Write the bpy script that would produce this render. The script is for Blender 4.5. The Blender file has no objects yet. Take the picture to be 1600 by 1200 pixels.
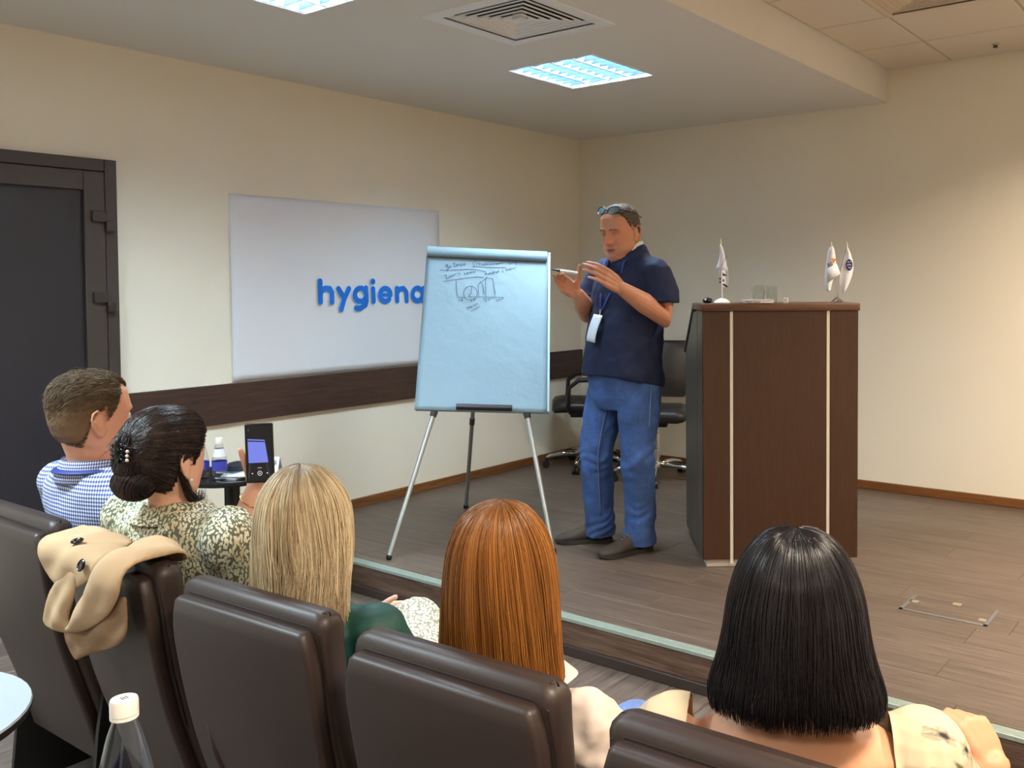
import bpy, bmesh, math, random
import numpy as np
from mathutils import Vector, Matrix, noise as mnoise, geometry as mgeo

random.seed(7)
rng = np.random.default_rng(7)
SC = bpy.context.scene
COL = SC.collection
PI = math.pi

# ------------------------------------------------------------------ camera, world, light, exposure
cam_data = bpy.data.cameras.new('camera')
cam = bpy.data.objects.new('camera', cam_data)
COL.objects.link(cam)
YAW, PITCH, ROLL, FPX = 0.626554, 0.0340271, -0.00548998, 1434.79
_fwd = Vector((-math.sin(YAW) * math.cos(PITCH), math.cos(YAW) * math.cos(PITCH), -math.sin(PITCH)))
_right = Vector((math.cos(YAW), math.sin(YAW), 0))
_up = _right.cross(_fwd)
_r2 = _right * math.cos(ROLL) + _up * math.sin(ROLL)
_u2 = -_right * math.sin(ROLL) + _up * math.cos(ROLL)
_m = Matrix((_r2, _u2, -_fwd)).transposed().to_4x4()
_m.translation = Vector((0, 0, 1.53))
cam.matrix_world = _m
cam_data.sensor_fit = 'HORIZONTAL'
cam_data.sensor_width = 36
cam_data.lens = FPX / 1600 * 36
cam_data.shift_x = (800 - 951.44) / 1600
cam_data.shift_y = (494.32 - 600) / 1600
cam_data.clip_start = 0.05
SC.camera = cam

world = bpy.data.worlds.new('world')
SC.world = world
world.use_nodes = True
world.node_tree.nodes['Background'].inputs[0].default_value = (0.9, 0.93, 1.0, 1)
world.node_tree.nodes['Background'].inputs[1].default_value = 0.2

SC.view_settings.view_transform = 'Standard'
SC.view_settings.look = 'None'
SC.view_settings.gamma = 1
SC.view_settings.use_curve_mapping = False
SC.view_settings.exposure = 1.35


def area_light(name, loc, size, power, color, spread):
    d = bpy.data.lights.new(name, 'AREA')
    d.shape = 'SQUARE'
    d.size = size
    d.energy = power
    d.color = color
    d.spread = math.radians(spread)
    o = bpy.data.objects.new(name, d)
    COL.objects.link(o)
    o.location = loc
    return o


COOL = (0.74, 0.92, 1.0)
WARM = (1.0, 0.85, 0.67)
DROP_Z, HIGH_Z = 2.708, 2.92
COOL_PANELS = [(-3.115, 2.19), (-3.125, 4.07), (-3.115, 0.31), (-3.115, -1.57)]
WARM_PANELS = [(-0.155, 4.485), (1.045, 3.285), (0.445, 0.885), (0.445, -1.515)]
for _x, _y in COOL_PANELS:
    area_light('panel_lamp', (_x, _y, DROP_Z + 0.055), 0.54, 34 if _y > 1 else 31, COOL, 142)
for _x, _y in WARM_PANELS:
    area_light('panel_lamp', (_x, _y, HIGH_Z + 0.055), 0.54, 35, WARM, 140)


# ------------------------------------------------------------------ helpers
def lin(c):
    r = []
    for v in c[:3]:
        v = v / 255.0
        r.append(v / 12.92 if v <= 0.04045 else ((v + 0.055) / 1.055) ** 2.4)
    return (r[0], r[1], r[2], 1.0)


def nt_new(name):
    m = bpy.data.materials.new(name)
    m.use_nodes = True
    nt = m.node_tree
    b = nt.nodes['Principled BSDF']
    return m, nt, b


def node(nt, typ, **kw):
    n = nt.nodes.new(typ)
    for k, v in kw.items():
        setattr(n, k, v)
    return n


def M(name, col, rough=0.5, metal=0.0, spec=0.5, noise=None, bump=None, coords='Object', **kw):
    """plain principled material with optional noise mottling (scale, amount, stretch) and bump (scale, strength)"""
    m, nt, b = nt_new(name)
    c = lin(col)
    b.inputs['Base Color'].default_value = c
    b.inputs['Roughness'].default_value = rough
    b.inputs['Metallic'].default_value = metal
    b.inputs['Specular IOR Level'].default_value = spec
    for k, v in kw.items():
        b.inputs[k.replace('_', ' ')].default_value = v
    tc = node(nt, 'ShaderNodeTexCoord')
    if noise:
        mp = node(nt, 'ShaderNodeMapping')
        nt.links.new(tc.outputs[coords], mp.inputs[0])
        if len(noise) > 2:
            mp.inputs['Scale'].default_value = noise[2]
        n = node(nt, 'ShaderNodeTexNoise')
        n.inputs['Scale'].default_value = noise[0]
        n.inputs['Detail'].default_value = 5
        nt.links.new(mp.outputs[0], n.inputs[0])
        r = node(nt, 'ShaderNodeMapRange')
        r.inputs['From Min'].default_value = 0.3
        r.inputs['From Max'].default_value = 0.7
        r.inputs['To Min'].default_value = 1 - noise[1]
        r.inputs['To Max'].default_value = 1 + noise[1]
        nt.links.new(n.outputs[0], r.inputs[0])
        x = node(nt, 'ShaderNodeVectorMath', operation='SCALE')
        x.inputs[0].default_value = c[:3]
        nt.links.new(r.outputs[0], x.inputs['Scale'])
        nt.links.new(x.outputs[0], b.inputs['Base Color'])
    if bump:
        n = node(nt, 'ShaderNodeTexNoise')
        n.inputs['Scale'].default_value = bump[0]
        n.inputs['Detail'].default_value = 4
        nt.links.new(tc.outputs[coords], n.inputs[0])
        bp = node(nt, 'ShaderNodeBump')
        bp.inputs['Strength'].default_value = bump[1]
        bp.inputs['Distance'].default_value = bump[2] if len(bump) > 2 else 0.002
        nt.links.new(n.outputs[0], bp.inputs['Height'])
        nt.links.new(bp.outputs[0], b.inputs['Normal'])
    return m


def ramp(nt, stops, interp='LINEAR'):
    r = node(nt, 'ShaderNodeValToRGB')
    r.color_ramp.interpolation = interp
    e = r.color_ramp.elements
    while len(e) > 1:
        e.remove(e[-1])
    e[0].position, e[0].color = stops[0][0], stops[0][1]
    for p, c in stops[1:]:
        q = e.new(p)
        q.color = c
    return r


def wood(name, dark, mid, light, axis='X', rough=0.45, fine=1.0, var=0.12, bump=0.15):
    """grain running along one axis, shifted per object so that no two boards are alike"""
    m, nt, b = nt_new(name)
    tc = node(nt, 'ShaderNodeTexCoord')
    oi = node(nt, 'ShaderNodeObjectInfo')
    off = node(nt, 'ShaderNodeVectorMath', operation='SCALE')
    off.inputs[0].default_value = (37.0, 53.0, 19.0)
    nt.links.new(oi.outputs['Random'], off.inputs['Scale'])
    add = node(nt, 'ShaderNodeVectorMath', operation='ADD')
    nt.links.new(tc.outputs['Object'], add.inputs[0])
    nt.links.new(off.outputs[0], add.inputs[1])
    st = {'X': (1.3, 24, 24), 'Y': (24, 1.3, 24), 'Z': (24, 24, 1.3)}[axis]
    mp = node(nt, 'ShaderNodeMapping')
    mp.inputs['Scale'].default_value = st
    nt.links.new(add.outputs[0], mp.inputs[0])
    n1 = node(nt, 'ShaderNodeTexNoise')
    n1.inputs['Scale'].default_value = 1.6 * fine
    n1.inputs['Detail'].default_value = 6
    n1.inputs['Roughness'].default_value = 0.65
    n1.inputs['Distortion'].default_value = 1.6
    nt.links.new(mp.outputs[0], n1.inputs[0])
    n2 = node(nt, 'ShaderNodeTexNoise')
    n2.inputs['Scale'].default_value = 9 * fine
    n2.inputs['Detail'].default_value = 3
    nt.links.new(mp.outputs[0], n2.inputs[0])
    mx = node(nt, 'ShaderNodeMath', operation='MULTIPLY_ADD')
    mx.inputs[1].default_value = 0.35
    nt.links.new(n2.outputs[0], mx.inputs[0])
    nt.links.new(n1.outputs[0], mx.inputs[2])
    r = ramp(nt, [(0.48, lin(dark)), (0.66, lin(mid)), (0.86, lin(light))])
    nt.links.new(mx.outputs[0], r.inputs[0])
    hv = node(nt, 'ShaderNodeMapRange')
    hv.inputs['To Min'].default_value = 1 - var
    hv.inputs['To Max'].default_value = 1 + var
    nt.links.new(oi.outputs['Random'], hv.inputs[0])
    sc = node(nt, 'ShaderNodeVectorMath', operation='SCALE')
    nt.links.new(r.outputs[0], sc.inputs[0])
    nt.links.new(hv.outputs[0], sc.inputs['Scale'])
    nt.links.new(sc.outputs[0], b.inputs['Base Color'])
    b.inputs['Roughness'].default_value = rough
    bp = node(nt, 'ShaderNodeBump')
    bp.inputs['Strength'].default_value = bump
    bp.inputs['Distance'].default_value = 0.001
    nt.links.new(mx.outputs[0], bp.inputs['Height'])
    nt.links.new(bp.outputs[0], b.inputs['Normal'])
    return m


def attr_mat(name, rough=0.5, spec=0.5, bump=None, sss=0.0, **kw):
    """colour read from the mesh attribute Col (printed or grown colour of the thing itself)"""
    m, nt, b = nt_new(name)
    a = node(nt, 'ShaderNodeAttribute', attribute_name='Col')
    nt.links.new(a.outputs['Color'], b.inputs['Base Color'])
    b.inputs['Roughness'].default_value = rough
    b.inputs['Specular IOR Level'].default_value = spec
    for k, v in kw.items():
        b.inputs[k.replace('_', ' ')].default_value = v
    if bump:
        tc = node(nt, 'ShaderNodeTexCoord')
        n = node(nt, 'ShaderNodeTexNoise')
        n.inputs['Scale'].default_value = bump[0]
        n.inputs['Detail'].default_value = 4
        nt.links.new(tc.outputs['Object'], n.inputs[0])
        bp = node(nt, 'ShaderNodeBump')
        bp.inputs['Strength'].default_value = bump[1]
        bp.inputs['Distance'].default_value = 0.002
        nt.links.new(n.outputs[0], bp.inputs['Height'])
        nt.links.new(bp.outputs[0], b.inputs['Normal'])
    return m


class MB:
    """collects shapes into ONE mesh"""

    def __init__(s):
        s.v, s.f, s.m = [], [], []

    def add(s, v, f, mi=0):
        k = len(s.v)
        s.v += [tuple(p) for p in v]
        s.f += [tuple(i + k for i in q) for q in f]
        s.m += [mi] * len(f)
        return s

    def box(s, c, d, R=None, bevel=0.0, seg=1, mi=0):
        if bevel > 0:
            bm = bmesh.new()
            bmesh.ops.create_cube(bm, size=1)
            for v in bm.verts:
                v.co = Vector((v.co.x * d[0], v.co.y * d[1], v.co.z * d[2]))
            bmesh.ops.bevel(bm, geom=list(bm.edges), offset=min(bevel, min(d) * 0.49), segments=seg, affect='EDGES', profile=0.5)
            bm.verts.index_update()
            V = [v.co.copy() for v in bm.verts]
            F = [[v.index for v in f.verts] for f in bm.faces]
            bm.free()
        else:
            V = [Vector((x * d[0] / 2, y * d[1] / 2, z * d[2] / 2)) for x in (-1, 1) for y in (-1, 1) for z in (-1, 1)]
            F = [(0, 1, 3, 2), (4, 6, 7, 5), (0, 4, 5, 1), (2, 3, 7, 6), (0, 2, 6, 4), (1, 5, 7, 3)]
        if R is not None:
            V = [R @ p for p in V]
        C = Vector(c)
        return s.add([p + C for p in V], F, mi)

    def span(s, a, b, bevel=0.0, seg=1, mi=0):
        a, b = Vector(a), Vector(b)
        return s.box((a + b) / 2, [abs(q) for q in (b - a)], None, bevel, seg, mi)

    def loft(s, rings, cap=True, close=True, mi=0):
        n = len(rings[0])
        V, F = [], []
        for r in rings:
            V += [tuple(p) for p in r]
        for i in range(len(rings) - 1):
            for j in range(n if close else n - 1):
                a, b = i * n + j, i * n + (j + 1) % n
                F.append((a, b, b + n, a + n))
        if cap:
            F.append(tuple(range(n - 1, -1, -1)))
            k = (len(rings) - 1) * n
            F.append(tuple(range(k, k + n)))
        return s.add(V, F, mi)

    def tube(s, pts, rad, n=10, cap=True, flat=1.0, hint=None, round_ends=False, mi=0):
        P = [Vector(p) for p in pts]
        R = [rad] * len(P) if not hasattr(rad, '__len__') else list(rad)
        if round_ends:
            d0 = (P[0] - P[1]).normalized()
            d1 = (P[-1] - P[-2]).normalized()
            pre, post = [], []
            for a in (0.0, 0.35, 0.7):
                c, q = math.cos(a * PI / 2 * 1.2), math.sin(a * PI / 2 * 1.2)
                if a > 0:
                    pre.insert(0, (P[0] + d0 * R[0] * q, R[0] * c))
                    post.append((P[-1] + d1 * R[-1] * q, R[-1] * c))
            pre.insert(0, (P[0] + d0 * R[0] * 0.98, R[0] * 0.2))
            post.append((P[-1] + d1 * R[-1] * 0.98, R[-1] * 0.2))
            P = [a for a, _ in pre] + P + [a for a, _ in post]
            R = [b for _, b in pre] + R + [b for _, b in post]
        T = []
        for i in range(len(P)):
            t = P[min(i + 1, len(P) - 1)] - P[max(i - 1, 0)]
            T.append(t.normalized() if t.length > 1e-9 else Vector((0, 0, 1)))
        h = Vector(hint) if hint is not None else (Vector((0, 0, 1)) if abs(T[0].z) < 0.9 else Vector((1, 0, 0)))
        N = (h - T[0] * h.dot(T[0])).normalized()
        rings = []
        for i, p in enumerate(P):
            N = (N - T[i] * N.dot(T[i])).normalized()
            B = T[i].cross(N)
            rings.append([p + (N * math.cos(a) * flat + B * math.sin(a)) * R[i] for a in [2 * PI * k / n for k in range(n)]])
        return s.loft(rings, cap, True, mi)

    def lathe(s, prof, n=24, o=(0, 0, 0), mi=0, cap=True):
        rings = [[(o[0] + r * math.cos(2 * PI * k / n), o[1] + r * math.sin(2 * PI * k / n), o[2] + z) for k in range(n)] for r, z in prof]
        return s.loft(rings, cap, True, mi)

    def ball(s, c, r, nu=16, nv=10, R=None, mi=0):
        r = (r, r, r) if not hasattr(r, '__len__') else r
        rings = []
        for i in range(nv + 1):
            t = PI * min(max(i / nv, 0.02), 0.98)
            ring = []
            for k in range(nu):
                a = 2 * PI * k / nu
                p = Vector((r[0] * math.sin(t) * math.cos(a), r[1] * math.sin(t) * math.sin(a), -r[2] * math.cos(t)))
                if R is not None:
                    p = R @ p
                ring.append(p + Vector(c))
            rings.append(ring)
        return s.loft(rings, True, True, mi)

    def prism(s, poly, fn, t, mi=0):
        """2-D outline, fn(a, b, h) gives the point at height h; thickness t"""
        n = len(poly)
        V = [fn(a, b, 0) for a, b in poly] + [fn(a, b, t) for a, b in poly]
        F = [tuple(range(n - 1, -1, -1)), tuple(range(n, 2 * n))]
        F += [(i, (i + 1) % n, n + (i + 1) % n, n + i) for i in range(n)]
        return s.add(V, F, mi)


def mesh_of(name, mb, mats, smooth=None):
    me = bpy.data.meshes.new(name)
    me.from_pydata(mb.v, [], mb.f)
    for m in (mats if isinstance(mats, (list, tuple)) else [mats]):
        me.materials.append(m)
    if any(mb.m):
        me.polygons.foreach_set('material_index', mb.m)
    bm = bmesh.new()
    bm.from_mesh(me)
    bmesh.ops.recalc_face_normals(bm, faces=bm.faces)
    bm.to_mesh(me)
    bm.free()
    if smooth is not None:
        me.polygons.foreach_set('use_smooth', [True] * len(me.polygons))
        if smooth < 179:
            me.set_sharp_from_angle(angle=math.radians(smooth))
    me.update()
    return me


def link(name, me, parent=None, loc=None):
    o = bpy.data.objects.new(name, me)
    COL.objects.link(o)
    if parent is not None:
        o.parent = parent
    if loc is not None:
        o.location = loc
    return o


def obj(name, mb, mats, parent=None, smooth=40, label=None, loc=None):
    o = link(name, mesh_of(name, mb, mats, smooth), parent, loc)
    if label:
        o['label'] = label
    return o


def tag(o, label=None, cat=None, group=None, kind=None):
    if label:
        o['label'] = label
    if cat:
        o['category'] = cat
    if group:
        o['group'] = group
    if kind:
        o['kind'] = kind
    return o


def thing(name, loc, label, cat, rz=0.0, group=None):
    o = bpy.data.objects.new(name, None)
    COL.objects.link(o)
    o.empty_display_size = 0.1
    o.location = loc
    o.rotation_euler = (0, 0, rz)
    return tag(o, label, cat, group)


def copy_tree(o, parent=None):
    c = o.copy()
    COL.objects.link(c)
    if parent is not None:
        c.parent = parent
    for ch in list(o.children):
        copy_tree(ch, c)
    return c


def text_mb(txt, size, fn, bold=0.0):
    """flat lettering: fn(x, y) maps the text plane to a point"""
    cu = bpy.data.curves.new('lettering', 'FONT')
    cu.body = txt
    cu.size = size
    cu.offset = bold
    cu.fill_mode = 'FRONT'
    cu.resolution_u = 3
    o = bpy.data.objects.new('lettering', cu)
    COL.objects.link(o)
    dg = bpy.context.evaluated_depsgraph_get()
    me = bpy.data.meshes.new_from_object(o.evaluated_get(dg))
    mb = MB()
    mb.add([fn(v.co.x, v.co.y) for v in me.vertices], [tuple(p.vertices) for p in me.polygons])
    bpy.data.objects.remove(o)
    bpy.data.curves.remove(cu)
    bpy.data.meshes.remove(me)
    return mb


def ribbon(mb, pts, w, n=10, mi=0):
    """flat stroke with round ends: pts are (a, b) in a plane, returns polygons in the plane"""
    out = []
    for (a, b) in zip(pts[:-1], pts[1:]):
        dx, dy = b[0] - a[0], b[1] - a[1]
        t = math.atan2(dy, dx)
        poly = [(b[0] + w * math.cos(t - PI / 2 + PI * k / n), b[1] + w * math.sin(t - PI / 2 + PI * k / n)) for k in range(n + 1)]
        poly += [(a[0] + w * math.cos(t + PI / 2 + PI * k / n), a[1] + w * math.sin(t + PI / 2 + PI * k / n)) for k in range(n + 1)]
        out.append(poly)
    return out


def remesh(mb, voxel, smooth_iter=2, factor=0.5, dec=None):
    me = bpy.data.meshes.new('tmp')
    me.from_pydata([tuple(v) for v in mb.v], [], mb.f)
    bm = bmesh.new()
    bm.from_mesh(me)
    bmesh.ops.recalc_face_normals(bm, faces=bm.faces)
    bm.to_mesh(me)
    bm.free()
    o = bpy.data.objects.new('tmp', me)
    COL.objects.link(o)
    r = o.modifiers.new('r', 'REMESH')
    r.mode = 'VOXEL'
    r.voxel_size = voxel
    if smooth_iter:
        sm = o.modifiers.new('s', 'SMOOTH')
        sm.factor = factor
        sm.iterations = smooth_iter
    if dec:
        d = o.modifiers.new('d', 'DECIMATE')
        d.ratio = dec
    dg = bpy.context.evaluated_depsgraph_get()
    out = bpy.data.meshes.new_from_object(o.evaluated_get(dg))
    bpy.data.objects.remove(o)
    bpy.data.meshes.remove(me)
    return out


def get_v(me):
    a = np.empty(len(me.vertices) * 3)
    me.vertices.foreach_get('co', a)
    return a.reshape(-1, 3)


def set_v(me, a):
    me.vertices.foreach_set('co', np.ascontiguousarray(a).ravel())
    me.update()


def set_col(me, c):
    at = me.color_attributes.new('Col', 'FLOAT_COLOR', 'POINT')
    c = np.concatenate([c, np.ones((len(c), 1))], 1) if c.shape[1] == 3 else c
    at.data.foreach_set('color', np.ascontiguousarray(c, dtype=np.float32).ravel())


def nmap(V, scale, seed=0.0):
    """smooth noise per vertex, -1..1"""
    return np.array([mnoise.noise(Vector((p[0] * scale + seed, p[1] * scale - seed, p[2] * scale + 2 * seed))) for p in V])


def finish(name, me, mats, parent, smooth=180):
    me.name = name
    me.materials.clear()
    for m in (mats if isinstance(mats, (list, tuple)) else [mats]):
        me.materials.append(m)
    me.polygons.foreach_set('use_smooth', [True] * len(me.polygons))
    if smooth < 179:
        me.set_sharp_from_angle(angle=math.radians(smooth))
    return link(name, me, parent)
# ------------------------------------------------------------------ materials of the room
wall_paint = M('cream_wall_paint', (236, 228, 210), 0.75, bump=(260, 0.12), noise=(1.2, 0.02))
ceil_paint = M('white_ceiling_paint', (226, 223, 217), 0.85)
fascia_paint = ceil_paint
tile_mat = M('ceiling_tile_board', (226, 215, 200), 0.9, bump=(420, 0.25), noise=(160, 0.03))
grid_mat = M('white_ceiling_grid', (190, 180, 166), 0.6)
stage_wood = wood('stage_vinyl_plank', (74, 61, 53), (90, 76, 66), (107, 92, 80), 'X', 0.42, 1.0, 0.07)
floor_wood = wood('floor_vinyl_plank', (74, 63, 57), (98, 85, 77), (122, 108, 98), 'Y', 0.45, 1.1, 0.09)
riser_wood = wood('riser_board_wood', (60, 44, 36), (90, 69, 57), (118, 96, 80), 'X', 0.4, 0.8, 0.08)
dado_wood = wood('dark_wenge_rail', (46, 30, 26), (62, 42, 35), (76, 53, 44), 'Y', 0.45, 1.3, 0.05, 0.08)
skirt_wood = wood('brown_skirting_wood', (98, 58, 26), (118, 74, 36), (136, 90, 50), 'Y', 0.4, 1.2, 0.05, 0.05)
skirt_wood_x = wood('brown_skirting_wood_back', (98, 58, 26), (118, 74, 36), (136, 90, 50), 'X', 0.4, 1.2, 0.05, 0.05)
joint_mat = M('dark_floor_joint', (70, 57, 49), 0.7)
alu = M('brushed_aluminium', (196, 200, 200), 0.38, 0.9, noise=(60, 0.05, (1, 20, 20)))
edge_alu = M('ribbed_edge_aluminium', (160, 172, 164), 0.45, 0.35, noise=(40, 0.06))
door_brown = M('dark_brown_door_profile', (62, 54, 51), 0.42, bump=(300, 0.05))
door_panel = M('dark_navy_door_panel', (34, 35, 44), 0.35, bump=(300, 0.04))
black_gap = M('black_rubber_and_shade', (14, 13, 14), 0.8)

LX, BY = -4.60, 5.96          # left wall plane, back wall plane
RX, FY = 2.6, -4.2            # right wall, rear wall
SY, SZ = 2.94, 0.157          # stage front edge, stage height
BX = -2.07                    # face of the bulkhead

# ------------------------------------------------------------------ room shell
tag(obj('wall_left', MB().span((LX - 0.12, FY, -0.1), (LX, BY + 0.12, 3.1)), wall_paint), kind='structure')
tag(obj('wall_back', MB().span((LX, BY, -0.1), (RX, BY + 0.12, 3.1)), wall_paint), kind='structure')
tag(obj('wall_right', MB().span((RX, FY, -0.1), (RX + 0.12, BY + 0.12, 3.1)), wall_paint), kind='structure')
tag(obj('wall_rear', MB().span((LX - 0.12, FY - 0.12, -0.1), (RX + 0.12, FY, 3.1)), wall_paint), kind='structure')

floor = tag(obj('floor', MB().span((LX, FY, -0.1), (RX, SY + 0.1, -0.006)), joint_mat), kind='structure')


def planks(parent, name, mat, x0, x1, y0, y1, z, length, width, along, thick=0.006, seed=1):
    """staggered boards, each an object; alike boards share one mesh"""
    r = random.Random(seed)
    cache = {}
    a0, a1, b0, b1 = (x0, x1, y0, y1) if along == 'X' else (y0, y1, x0, x1)
    b, row = b1, 0
    while b > b0 + 0.01:
        w = min(width, b - b0)
        a = a0 - r.choice([0.0, 0.31, 0.62, 0.9]) * length
        while a < a1 - 0.01:
            s, e = max(a, a0), min(a + length, a1)
            if e - s > 0.02:
                key = (round(e - s, 3), round(w, 3))
                if key not in cache:
                    L, W = e - s - 0.0012, w - 0.0012
                    d = (L, W, thick) if along == 'X' else (W, L, thick)
                    cache[key] = mesh_of(name, MB().box((0, 0, -thick / 2), d, None, 0.0012, 1), mat, None)
                c = ((s + e) / 2, b - w / 2, z) if along == 'X' else (b - w / 2, (s + e) / 2, z)
                link(name, cache[key], parent, c)
            a += length
        b -= width
        row += 1


planks(floor, 'plank', floor_wood, LX, RX, 0.1, SY, 0, 1.25, 0.185, 'Y')
obj('floor_strip', MB().span((LX, FY, -0.006), (RX, 0.1, 0)), floor_wood, floor)

# the low stage
stage = tag(obj('stage', MB().span((LX + 0.002, SY + 0.006, 0), (RX - 0.002, BY - 0.002, SZ - 0.006)), joint_mat),
            'low wooden stage across the room, brown plank top with metal edge', 'stage')
planks(stage, 'plank', stage_wood, LX + 0.002, RX - 0.002, SY + 0.045, BY - 0.002, SZ, 1.22, 0.182, 'X', seed=5)
x = LX + 0.002
while x < RX - 0.01:
    e = min(x + 1.5, RX - 0.002)
    obj('riser_board', MB().span((x + 0.0008, SY, 0.042), (e - 0.0008, SY + 0.006, SZ - 0.004), 0.001), riser_wood, stage)
    x = e
obj('plinth', MB().span((LX + 0.002, SY - 0.012, 0), (RX - 0.002, SY + 0.006, 0.042), 0.003), M('dark_brown_plinth', (58, 46, 42), 0.5), stage)
eb = MB().span((LX + 0.002, SY - 0.006, SZ - 0.016), (RX - 0.002, SY + 0.045, SZ - 0.0016), 0.001)
for q in range(4):
    eb.span((LX + 0.002, SY + 0.004 + q * 0.010, SZ - 0.0016), (RX - 0.002, SY + 0.008 + q * 0.010, SZ))
obj('edge_strip', eb, edge_alu, stage, label='ribbed grey metal strip along the stage edge')


# ceilings
def holed_plate(mb, x0, x1, y0, y1, z0, z1, holes):
    xs = sorted({x0, x1} | {h[0] for h in holes} | {h[1] for h in holes})
    ys = sorted({y0, y1} | {h[2] for h in holes} | {h[3] for h in holes})
    for xa, xb in zip(xs[:-1], xs[1:]):
        for ya, yb in zip(ys[:-1], ys[1:]):
            cx, cy = (xa + xb) / 2, (ya + yb) / 2
            if any(h[0] < cx < h[1] and h[2] < cy < h[3] for h in holes):
                continue
            mb.span((xa, ya, z0), (xb, yb, z1))
    return mb


VENT = (-2.728, 3.106)
PH = 0.297
holes = [(px - PH, px + PH, py - PH, py + PH) for px, py in COOL_PANELS] + [(VENT[0] - 0.245, VENT[0] + 0.245, VENT[1] - 0.245, VENT[1] + 0.245)]
ceiling = tag(obj('ceiling', holed_plate(MB(), LX, BX, FY, BY, DROP_Z, DROP_Z + 0.15, holes), ceil_paint), kind='structure')
tag(obj('ceiling', MB().span((LX, FY, DROP_Z + 0.151), (BX - 0.001, BY, DROP_Z + 0.23)), ceil_paint), kind='structure')
fas = MB().span((BX - 0.0005, FY, DROP_Z - 0.0005), (BX + 0.0125, BY, HIGH_Z + 0.02))
obj('fascia', fas, fascia_paint, ceiling)
# tiled higher ceiling
XS = [BX + 0.0125, -1.655] + [-1.655 + 0.6 * i for i in range(1, 9)]
XS[-1] = RX
YS = [BY, 5.385] + [5.385 - 0.6 * i for i in range(1, 17)]
YS[-1] = FY
warm_cells = set()
for wx, wy in WARM_PANELS:
    warm_cells.add((min(range(len(XS) - 1), key=lambda i: abs((XS[i] + XS[i + 1]) / 2 - wx)),
                    min(range(len(YS) - 1), key=lambda i: abs((YS[i] + YS[i + 1]) / 2 - wy))))
WC = [((XS[i] + XS[i + 1]) / 2, (YS[j] + YS[j + 1]) / 2) for i, j in sorted(warm_cells)]
VC = (1, 2)
high = tag(obj('ceiling', MB().span((BX, FY, HIGH_Z + 0.13), (RX + 0.1, BY + 0.1, HIGH_Z + 0.2)), ceil_paint), kind='structure')
tcache = {}
for i in range(len(XS) - 1):
    for j in range(len(YS) - 1):
        if (i, j) in warm_cells or (i, j) == VC:
            continue
        w, d = XS[i + 1] - XS[i] - 0.016, YS[j] - YS[j + 1] - 0.016
        key = (round(w, 3), round(d, 3))
        if key not in tcache:
            tcache[key] = mesh_of('ceiling_tile', MB().box((0, 0, 0.008), (w, d, 0.014), None, 0.003, 1), tile_mat, None)
        link('ceiling_tile', tcache[key], high, ((XS[i] + XS[i + 1]) / 2, (YS[j] + YS[j + 1]) / 2, HIGH_Z))
gm = MB()
for xx in XS[1:-1]:
    gm.span((xx - 0.012, FY, HIGH_Z + 0.004), (xx + 0.012, BY, HIGH_Z + 0.016))
for yy in YS[1:-1]:
    gm.span((XS[0], yy - 0.012, HIGH_Z + 0.0045), (RX, yy + 0.012, HIGH_Z + 0.0155))
obj('ceiling_grid', gm, grid_mat, high)

# baseboards, dado rail
tag(obj('baseboard_left', MB().span((LX, SY + 0.05, SZ), (LX + 0.015, BY, SZ + 0.058), 0.003), skirt_wood), kind='structure')
tag(obj('baseboard_back', MB().span((LX + 0.015, BY - 0.015, SZ), (RX, BY, SZ + 0.058), 0.003), skirt_wood_x), kind='structure')
tag(obj('baseboard_front', MB().span((LX, 2.24, 0), (LX + 0.015, SY - 0.012, 0.058), 0.003), skirt_wood), kind='structure')
rail = tag(obj('trim_1', MB().span((LX, 2.226, 0.792), (LX + 0.022, 4.2, 1.006), 0.002), dado_wood), kind='structure')
obj('rail_board', MB().span((LX, 4.2012, 0.792), (LX + 0.022, BY - 0.003, 1.006), 0.002), dado_wood, rail)

# door
door = bpy.data.objects.new('door_1', None)
COL.objects.link(door)
door.location = (LX, 1.7, 0)
tag(door, 'dark brown framed door with navy panel in the left wall', None, None, 'structure')
dy = lambda v: v - 1.7
D0, D1, DT = 1.20, 2.224, 2.145
f = MB()
f.span((0, dy(2.167), 0), (0.05, dy(D1), DT), 0.002)
f.span((0, dy(D0), 0), (0.05, dy(D0 + 0.057), DT), 0.002)
f.span((0, dy(D0 + 0.057), 2.087), (0.05, dy(2.167), DT), 0.002)
obj('door_frame', f, door_brown, door)
f = MB()
f.span((0.004, dy(2.068), 0.01), (0.056, dy(2.163), 2.083), 0.002)
f.span((0.004, dy(1.261), 0.01), (0.056, dy(1.356), 2.083), 0.002)
f.span((0.004, dy(1.356), 1.992), (0.056, dy(2.068), 2.083), 0.002)
f.span((0.004, dy(1.356), 0.01), (0.056, dy(2.068), 0.12), 0.002)
obj('door_leaf', f, door_brown, door)
obj('door_seal', MB().span((0.001, dy(1.257), 0.005), (0.030, dy(2.167), 2.087)), black_gap, door)
obj('door_panel', MB().span((0.020, dy(1.356), 0.12), (0.034, dy(2.068), 1.992)), door_panel, door, label='dark navy infill panel')
for hz in (1.85, 1.465, 0.35):
    h = MB()
    h.span((0.056, dy(2.098), hz - 0.006), (0.074, dy(2.166), hz + 0.046), 0.002)
    h.span((0.050, dy(2.158), hz - 0.052), (0.080, dy(2.200), hz + 0.002), 0.003)
    obj('hinge', h, M('dark_hinge', (50, 43, 41), 0.4), door)
h = MB()
h.tube([(0.056, dy(1.31), 1.02), (0.10, dy(1.31), 1.02), (0.105, dy(1.32), 1.02), (0.105, dy(1.43), 1.02)], 0.009, 10)
h.span((0.056, dy(1.29), 0.92), (0.062, dy(1.33), 1.07), 0.003)
obj('door_handle', h, alu, door)


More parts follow.
